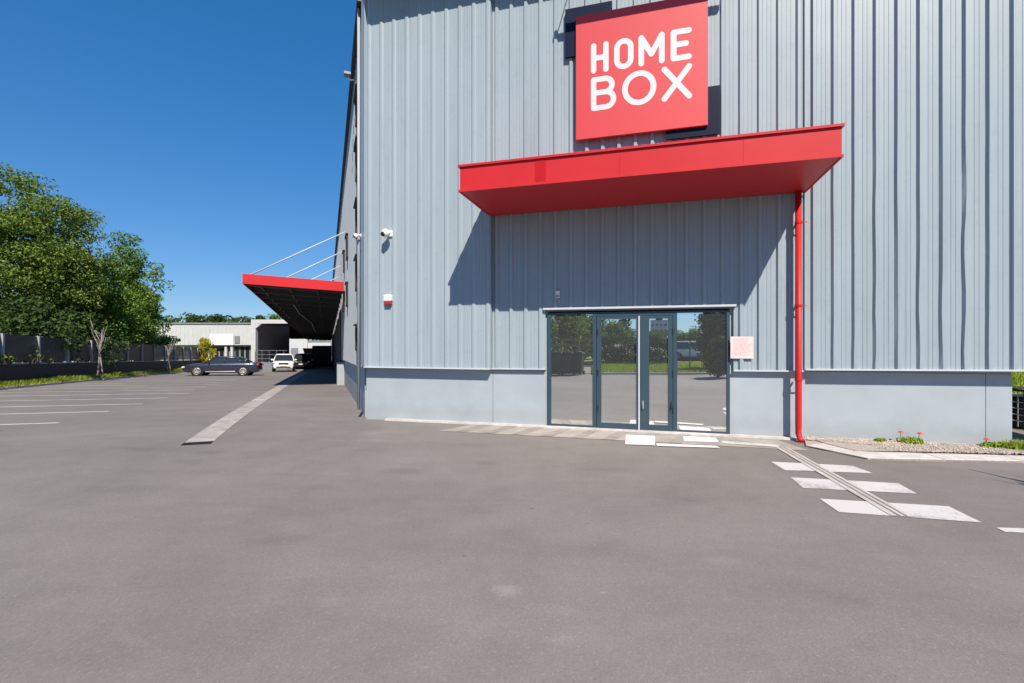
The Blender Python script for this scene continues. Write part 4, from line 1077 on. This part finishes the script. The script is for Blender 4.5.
obj('hull', bm, MT['soffit_dark'], t)
bm = nb()
for x in (-.8, .8):
    for y in (-2.1, 2.1): tube(bm, [(x - .1, y, .12), (x + .1, y, .12)], .12, 12)
obj('roller', bm, MT['dark'], t)

# ------------------------------------------------------------------ white hall at the end of the drive
HZ = 52.0
hx0, hx1, hx2 = at(120, HZ)[0], at(253, HZ)[0], at(302, HZ - 2)[0]
hg = g(hx1, HZ) - .1
hall = thing('white_hall', 'low white metal hall with a wide dark open bay at the end of the drive', 'building', (hx1, HZ, hg))
def hp(name, bm, m, parent=hall): return part(name, bm, MT[m], parent)
ht = hz(324, HZ)
bm = nb(); box(bm, hx0 - 25, hx1, HZ, HZ + 8.5, hz(345, HZ), ht)
x = hx0 - 25
while x < hx1 - .3: box(bm, x, x + .06, HZ - .03, HZ, hz(345, HZ) + .02, ht - .02); x += .45
hp('wall', bm, 'whitewall')
bm = nb(); box(bm, hx0 - 25, hx1, HZ + .6, HZ + 8.5, hg, hz(345, HZ) - .004); hp('lower_wall', bm, 'greywall')
bm = nb(); box(bm, hx0 - 25.2, hx1 + .1, HZ - .12, HZ + 8.5, ht + .003, ht + .15); hp('roof', bm, 'roof')
for k in range(9):
    x = at(206 + k * 5.2, HZ)[0]
    bm = nb(); box(bm, x, x + .5, HZ + .55, HZ + .6, hg + .5, hz(346.5, HZ)); w_ = hp('window', bm, 'slatewall')
    bm = nb(); box(bm, x + .05, x + .45, HZ + .53, HZ + .549, hg + .55, hz(346.5, HZ) - .05); hp('pane', bm, 'window', w_)
for px in (225, 231):
    x = at(px, HZ)[0]; bm = nb(); box(bm, x - .12, x + .12, HZ + .1, HZ + .34, hg, hz(345, HZ) - .005); hp('column', bm, 'whitewall')
bm = nb(); box(bm, at(210, HZ)[0], at(233.5, HZ)[0], HZ - .12, HZ - .035, hz(345, HZ), hz(334.5, HZ)); hp('fascia_panel', bm, 'white')
bm = nb(); box(bm, at(235, HZ)[0], at(240, HZ)[0], HZ - .1, HZ - .035, hz(343, HZ), hz(336, HZ)); hp('vent', bm, 'slatewall')
# open bay with a pale portal frame
PZ = HZ - 2; px0, px1 = at(251, PZ)[0], at(322, PZ)[0]; pt = hz(319.5, PZ)
bm = nb(); box(bm, px0, at(255.5, PZ)[0], PZ, PZ + .5, hg, pt); box(bm, at(255.5, PZ)[0] + .003, px1, PZ, PZ + .5, hz(323.5, PZ), pt)
a = at(255.5, PZ)[0]; zc = hz(323.5, PZ)
v = [bm.verts.new(p) for p in ((a + .003, PZ + .02, zc - .003), (a + .6, PZ + .02, zc - .003), (a + .003, PZ + .02, zc - .5), (a + .003, PZ + .4, zc - .003), (a + .6, PZ + .4, zc - .003), (a + .003, PZ + .4, zc - .5))]
for f_ in ((0, 1, 2), (3, 5, 4), (1, 4, 5, 2)): bm.faces.new([v[i] for i in f_])
hp('portal_frame', bm, 'whitewall')
sk_ = D2.x / D2.y
def skew(bm, xa, xb, ya, yb, za, zb2):
    f = lambda x, y: (x + sk_ * (y - PZ), y)
    q = [f(xa, ya), f(xb, ya), f(xb, yb), f(xa, yb)]
    hexa(bm, [(p[0], p[1], za) for p in q] + [(p[0], p[1], zb2) for p in q])
YB = PZ + 19.8; xm = at(289, YB)[0] - sk_ * (YB - PZ)
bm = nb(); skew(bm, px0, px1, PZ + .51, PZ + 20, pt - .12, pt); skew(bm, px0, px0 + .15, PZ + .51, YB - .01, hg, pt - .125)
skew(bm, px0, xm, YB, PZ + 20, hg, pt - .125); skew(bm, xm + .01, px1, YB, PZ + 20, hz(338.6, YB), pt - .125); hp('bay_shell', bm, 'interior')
bm = nb(); box(bm, px0 + .5, at(289, PZ)[0], PZ - .3, PZ - .12, hg, hz(362, PZ)); hp('low_wall', bm, 'slatewall')
bm = nb()
for z_ in (hz(350.5, PZ), hz(354.5, PZ), hz(358.5, PZ)): tube(bm, [(px0 + .5, PZ - .2, z_), (at(288, PZ)[0], PZ - .2, z_)], .022, 6)
for k in range(6): x = px0 + .5 + k * .75; tube(bm, [(x, PZ - .2, hz(362, PZ)), (x, PZ - .2, hz(350, PZ))], .02, 6)
hp('railing', bm, 'slatewall')
# white building at the far end, seen under the canopy
FZ = 92.0; fg = -1.7
fx0, fx1 = at(287, FZ)[0], at(345, FZ)[0]
fb = thing('white_shed', 'far white shed with a grey door seen under the dock canopy', 'building', (fx0, FZ, fg))
bm = nb(); box(bm, fx0, fx1 + 6, FZ, FZ + 12, fg, hz(342, FZ)); box(bm, fx0, at(308, FZ)[0], FZ - .3, FZ - .003, fg, hz(339, FZ)); part('wall', bm, MT['whitewall'], fb)
bm = nb(); box(bm, fx0 - .2, fx1 + 6.2, FZ - .1, FZ + 12.2, hz(342, FZ) + .003, hz(340.5, FZ)); part('roof', bm, MT['roof'], fb)
bm = nb(); box(bm, at(292, FZ)[0], at(299, FZ)[0], FZ - .36, FZ - .302, fg, hz(348, FZ)); part('door', bm, MT['slatewall'], fb)
bm = nb()
for px in (318, 326): box(bm, at(px, FZ)[0], at(px + 4, FZ)[0], FZ - .05, FZ - .003, hz(352, FZ), hz(347, FZ))
part('window', bm, MT['window'], fb)
# far wooded ridge
bm = nb(); random.seed(13)
for i in range(230):
    x = random.uniform(-330, 40); y = random.uniform(270, 330)
    h = 14.5 + 4.5 * noise.noise((x * .02, 3, 1)) + random.uniform(-2, 2.5)
    for k in range(3): leaves(bm, Vector((x + random.uniform(-3, 3), y, h * (.35 + .3 * k) - 1)), random.uniform(3, 5), 34, 2.2)
tag(obj('far_woods', bm, MT['leaf_dark']), 'far belt of woodland on the horizon behind the white hall', 'woods', kind='stuff')
for i, (px, top, m) in enumerate(((194, 317.5, 'leaf_dark'), (215, 316.5, 'leaf_dark'), (258, 316, 'leaf_dark'), (275, 315, 'leaf_green'))):
    x, y = at(px, 200); tree('distant_tree', ['dark distant round tree above the hall roof, left of four', 'widest dark distant tree above the hall roof', 'small dark distant tree above the portal frame', 'distant green tree beside the dock canopy edge'][i], x, y, hz(top, 200), 2.6 + (1.2 if i == 1 else 0), hz(332, 200), 26, 60, .9, m, 'distant trees above the hall', 300 + i, cr=(1.2, 1.9), z=-1.9)

# ------------------------------------------------------------------ behind the camera (mirrored in the door glass)
def MG(px, Z): p = M(px, Z); return p
bm = nb()
ga_, gb_, gc_, gd_ = MG(500, 23.6), MG(790, 24.0), MG(790, 33.5), MG(500, 34)
def flat(bm, pts, z):
    v = [bm.verts.new((p.x, p.y, z)) for p in pts]; lo = [bm.verts.new((p.x, p.y, z - .2)) for p in pts]; bm.faces.new(v)
    for i in range(len(v)): bm.faces.new((v[i], lo[i], lo[(i + 1) % len(v)], v[(i + 1) % len(v)]))
    bmesh.ops.recalc_face_normals(bm, faces=bm.faces)
flat(bm, [MG(592, 23.6), MG(790, 24.0), MG(790, 36), MG(592, 36)], .08)
tag(obj('lawn', bm, MT['soil']), kind='structure')
bm = nb(); random.seed(14)
for i in range(6000):
    a, b_ = random.random(), random.random(); p = M(594 + 120 * a, 23.8 + 10.5 * b_); blades(bm, p.x, p.y, .08, .14, 4, .14)
tag(obj('lawn_grass', bm, MT['grass']), 'mown green lawn across the car park, mirrored in the glass doors', 'grass', kind='stuff')
kerbstones([MG(592, 23.55), MG(700, 23.75), MG(790, 23.95)], 0.12, 0.10, inward=1)
bm = nb(); flat(bm, [MG(676, 29.5), MG(800, 29.5), MG(800, 32), MG(676, 32)], .10); tag(obj('path', bm, MT['concrete']), kind='structure')
# tall clipped hedge
hA, hB = MG(596, 33), MG(668, 33)
hd = (hB - hA); L = hd.length; rz = math.atan2(hd.y, hd.x)
t = thing('clipped_hedge', 'tall dark clipped hedge behind the lawn, mirrored in the doors', 'hedge', (hA.x, hA.y, .05), rz)
bm = nb(); random.seed(15)
for i in range(240): leaves(bm, Vector((random.uniform(0, L), random.uniform(-.45, .45), random.uniform(.15, 2.0 if i % 7 else 2.35))), .38, 55, .13)
obj('foliage', bm, MT['leaf_dark'], t)
bm = nb()
for k in range(int(L / .5)): tube(bm, [(k * .5 + .2, 0, -.1), (k * .5 + .25, 0, 1.6)], .03, 5)
obj('stem', bm, MT['bark'], t)
refl = 'trees mirrored in the door glass'
def rt(px, Z, top, halfw, lo, m, label, seed, nc=70, nl=80, size=.22, z=.05):
    p = M(px, Z); tree('roadside_tree', label, p.x, p.y, hz(top, Z), halfw * Z / F, hz(lo, Z), nc, nl, size, m, refl, seed, cr=(.4, .8), z=z)
rt(566, 33, 304, 26, 352, 'leaf_olive', 'olive tree mirrored in the left door pane', 401, 110)
rt(592, 38, 316, 20, 350, 'leaf_green', 'green tree mirrored left of the wide door leaf', 402)
rt(612, 48, 324, 16, 346, 'leaf_green', 'low green tree mirrored in the wide door leaf', 403)
rt(625, 60, 318, 9, 340, 'leaf_dark', 'round dark tree mirrored top centre of the wide leaf', 404, 40)
rt(716, 27, 313, 11, 350, 'leaf_dark', 'dark tree mirrored in the right door pane', 405, 90)
rt(690, 52, 330, 22, 348, 'leaf_green', 'green tree mirrored low in the right door pane', 406)
rt(655, 75, 329, 26, 345, 'leaf_green', 'far green tree mirrored above the clipped hedge', 407)
rt(540, 30, 300, 24, 352, 'leaf_olive', 'olive tree left of the mirrored crates', 408)
p = M(719, 21.8); shrub('dense_conifer', 0, 0, 1.8, .42, 'leaf_dark', 'dense dark column shrub at the lawn edge mirrored in the right pane', 82, 60, 80, .14, 'shrub', None, (p.x, p.y), .05, (.3, .5))
# dark bins and a rack of timber at the edge of the car park
for i, px in enumerate((556, 567, 578)):
    p = M(px, 23.4)
    t = thing('wheelie_bin', 'dark wheelie bin in the row mirrored in the left door pane', 'bin', (p.x, p.y, 0), math.atan2(N1.y, N1.x) + math.pi / 2 + .1 * (i - 1), 'dark wheelie bins in a row')
    bm = nb(); hexa(bm, [(-.22, -.24, .06), (.22, -.24, .06), (.22, .24, .06), (-.22, .24, .06), (-.29, -.34, 1.0), (.29, -.34, 1.0), (.29, .34, 1.0), (-.29, .34, 1.0)]); bevel(bm, .03, 2); obj('bin_body', bm, MT['bin'], t)
    bm = nb(); hexa(bm, [(-.31, -.38, 1.003), (.31, -.38, 1.003), (.31, .38, 1.003), (-.31, .38, 1.003), (-.29, -.34, 1.05), (.29, -.34, 1.05), (.29, .3, 1.12), (-.29, .3, 1.12)]); bevel(bm, .015, 1); obj('lid', bm, MT['bin'], t)
    for sx in (-.24, .24):
        bm = nb(); tube(bm, [(sx - .03, -.3, .1), (sx + .03, -.3, .1)], .1, 12); obj('wheel', bm, MT['tyre'], t)
p = M(570, 25.2)
t = thing('timber_rack', 'wooden rail rack behind the dark bins, mirrored in the left pane', 'rack', (p.x, p.y, 0), math.atan2(E1.y, E1.x))
for x in (-1.3, -.45, .45, 1.3):
    bm = nb(); box(bm, x - .05, x + .05, -.05, .05, -.05, 1.75); obj('upright', bm, MT['wood'], t)
for z_ in (.5, .95, 1.4, 1.7):
    bm = nb(); box(bm, -1.5, 1.5, .052, .09, z_ - .05, z_ + .05); obj('rail', bm, MT['wood'], t)
p = M(690, 27); t = thing('fence_post', 'slim dark metal post at the lawn edge mirrored in the right pane', 'post', (p.x, p.y, .05))
bm = nb(); tube(bm, [(0, 0, -.1), (0, 0, 2.0)], .035, 8); obj('shaft', bm, MT['dark'], t)
bm = nb(); tube(bm, [(0, 0, 2.0), (0, 0, 2.04)], .05, 8); obj('cap', bm, MT['dark'], t)
p = M(695, 41)
car('suv_car', 'white suv parked beyond the lawn, mirrored in the right door pane', p.x, p.y, math.atan2(E1.y, E1.x) + .15, 'whitecar', suv, (1.1, -2.1, .45, -1.75, 1.05, 1.64, .86, .66), (1.38, -1.35), .36, None, True)
p = M(700, 62)
t = thing('white_cabin', 'low white cabin beyond the path mirrored in the right pane', 'building', (p.x, p.y, 0), math.atan2(E1.y, E1.x))
bm = nb(); box(bm, -3.4, 3.4, -2, 2, -.1, 1.7); obj('wall', bm, MT['whitewall'], t)
bm = nb(); box(bm, -3.6, 3.6, -2.2, 2.2, 1.703, 1.85); obj('roof', bm, MT['roof'], t)
for x in (-2.2, 0, 2.2):
    bm = nb(); box(bm, x - .5, x + .5, 2.0, 2.03, .6, 1.3); obj('window', bm, MT['window'], t)
for i, (px, w_, top) in enumerate(((659, 5, 320.5), (622, 3.5, 325))):
    p = M(px, 300); t = thing('apartment_tower', ['distant pale apartment tower mirrored above the narrow door leaf', 'distant lower apartment block mirrored above the wide door leaf'][i], 'tower', (p.x, p.y, 0), math.atan2(E1.y, E1.x))
    h = hz(top, 300)
    bm = nb(); box(bm, -w_, w_, -4, 4, -.5, h); obj('wall', bm, MT['greywall'], t)
    bm = nb(); box(bm, -w_ * .4, w_ * .4, -1.5, 1.5, h + .003, h + 1.6); obj('roof', bm, MT['roof'], t)
    for a in range(4):
        for b_ in range(4):
            x = -w_ + w_ * 2 * (a + .5) / 4; z_ = 1.5 + (h - 2) * b_ / 4
            bm = nb(); box(bm, x - .6, x + .6, 4.0, 4.04, z_, z_ + 1.4); obj('window', bm, MT['window'], t)

# ------------------------------------------------------------------ camera, sun, sky
cam = bpy.data.cameras.new('camera'); cam.sensor_width = 36; cam.lens = 36 * F / 1024; cam.clip_end = 4000; cam.clip_start = .05
co = link(bpy.data.objects.new('camera', cam)); co.location = (0, 0, HC); co.rotation_euler = (R(90), 0, 0); scene.camera = co
sv = SUNV
sun = bpy.data.lights.new('sun', 'SUN'); sun.energy = 5.0; sun.angle = R(.5); sun.color = (1.0, .88, .75)
so_ = link(bpy.data.objects.new('sun', sun)); so_.rotation_euler = sv.to_track_quat('Z', 'Y').to_euler()
w = bpy.data.worlds.new('World'); scene.world = w; w.use_nodes = True; t = w.node_tree
sk = t.nodes.new('ShaderNodeTexSky'); sk.sky_type = 'NISHITA'; sk.sun_disc = False
sk.sun_elevation = math.asin(sv.z); sk.sun_rotation = math.atan2(sv.x, sv.y)
sk.air_density = 1.0; sk.dust_density = 0.15; sk.ozone_density = 4.0; sk.altitude = 0
bg = t.nodes['Background']; bg.inputs[1].default_value = 0.15
hs = t.nodes.new('ShaderNodeHueSaturation'); hs.inputs['Saturation'].default_value = 1.35
gm = t.nodes.new('ShaderNodeGamma'); gm.inputs[1].default_value = 0.62
ti = t.nodes.new('ShaderNodeMix'); ti.data_type = 'RGBA'; ti.blend_type = 'MULTIPLY'; ti.inputs[0].default_value = 1; ti.inputs[7].default_value = (.56, .80, 1.12, 1)
t.links.new(sk.outputs[0], hs.inputs['Color']); t.links.new(hs.outputs[0], gm.inputs[0]); t.links.new(gm.outputs[0], ti.inputs[6]); t.links.new(ti.outputs[2], bg.inputs[0])
scene.view_settings.view_transform = 'Standard'; scene.view_settings.look = 'None'
scene.view_settings.exposure = 0.45; scene.view_settings.gamma = 1
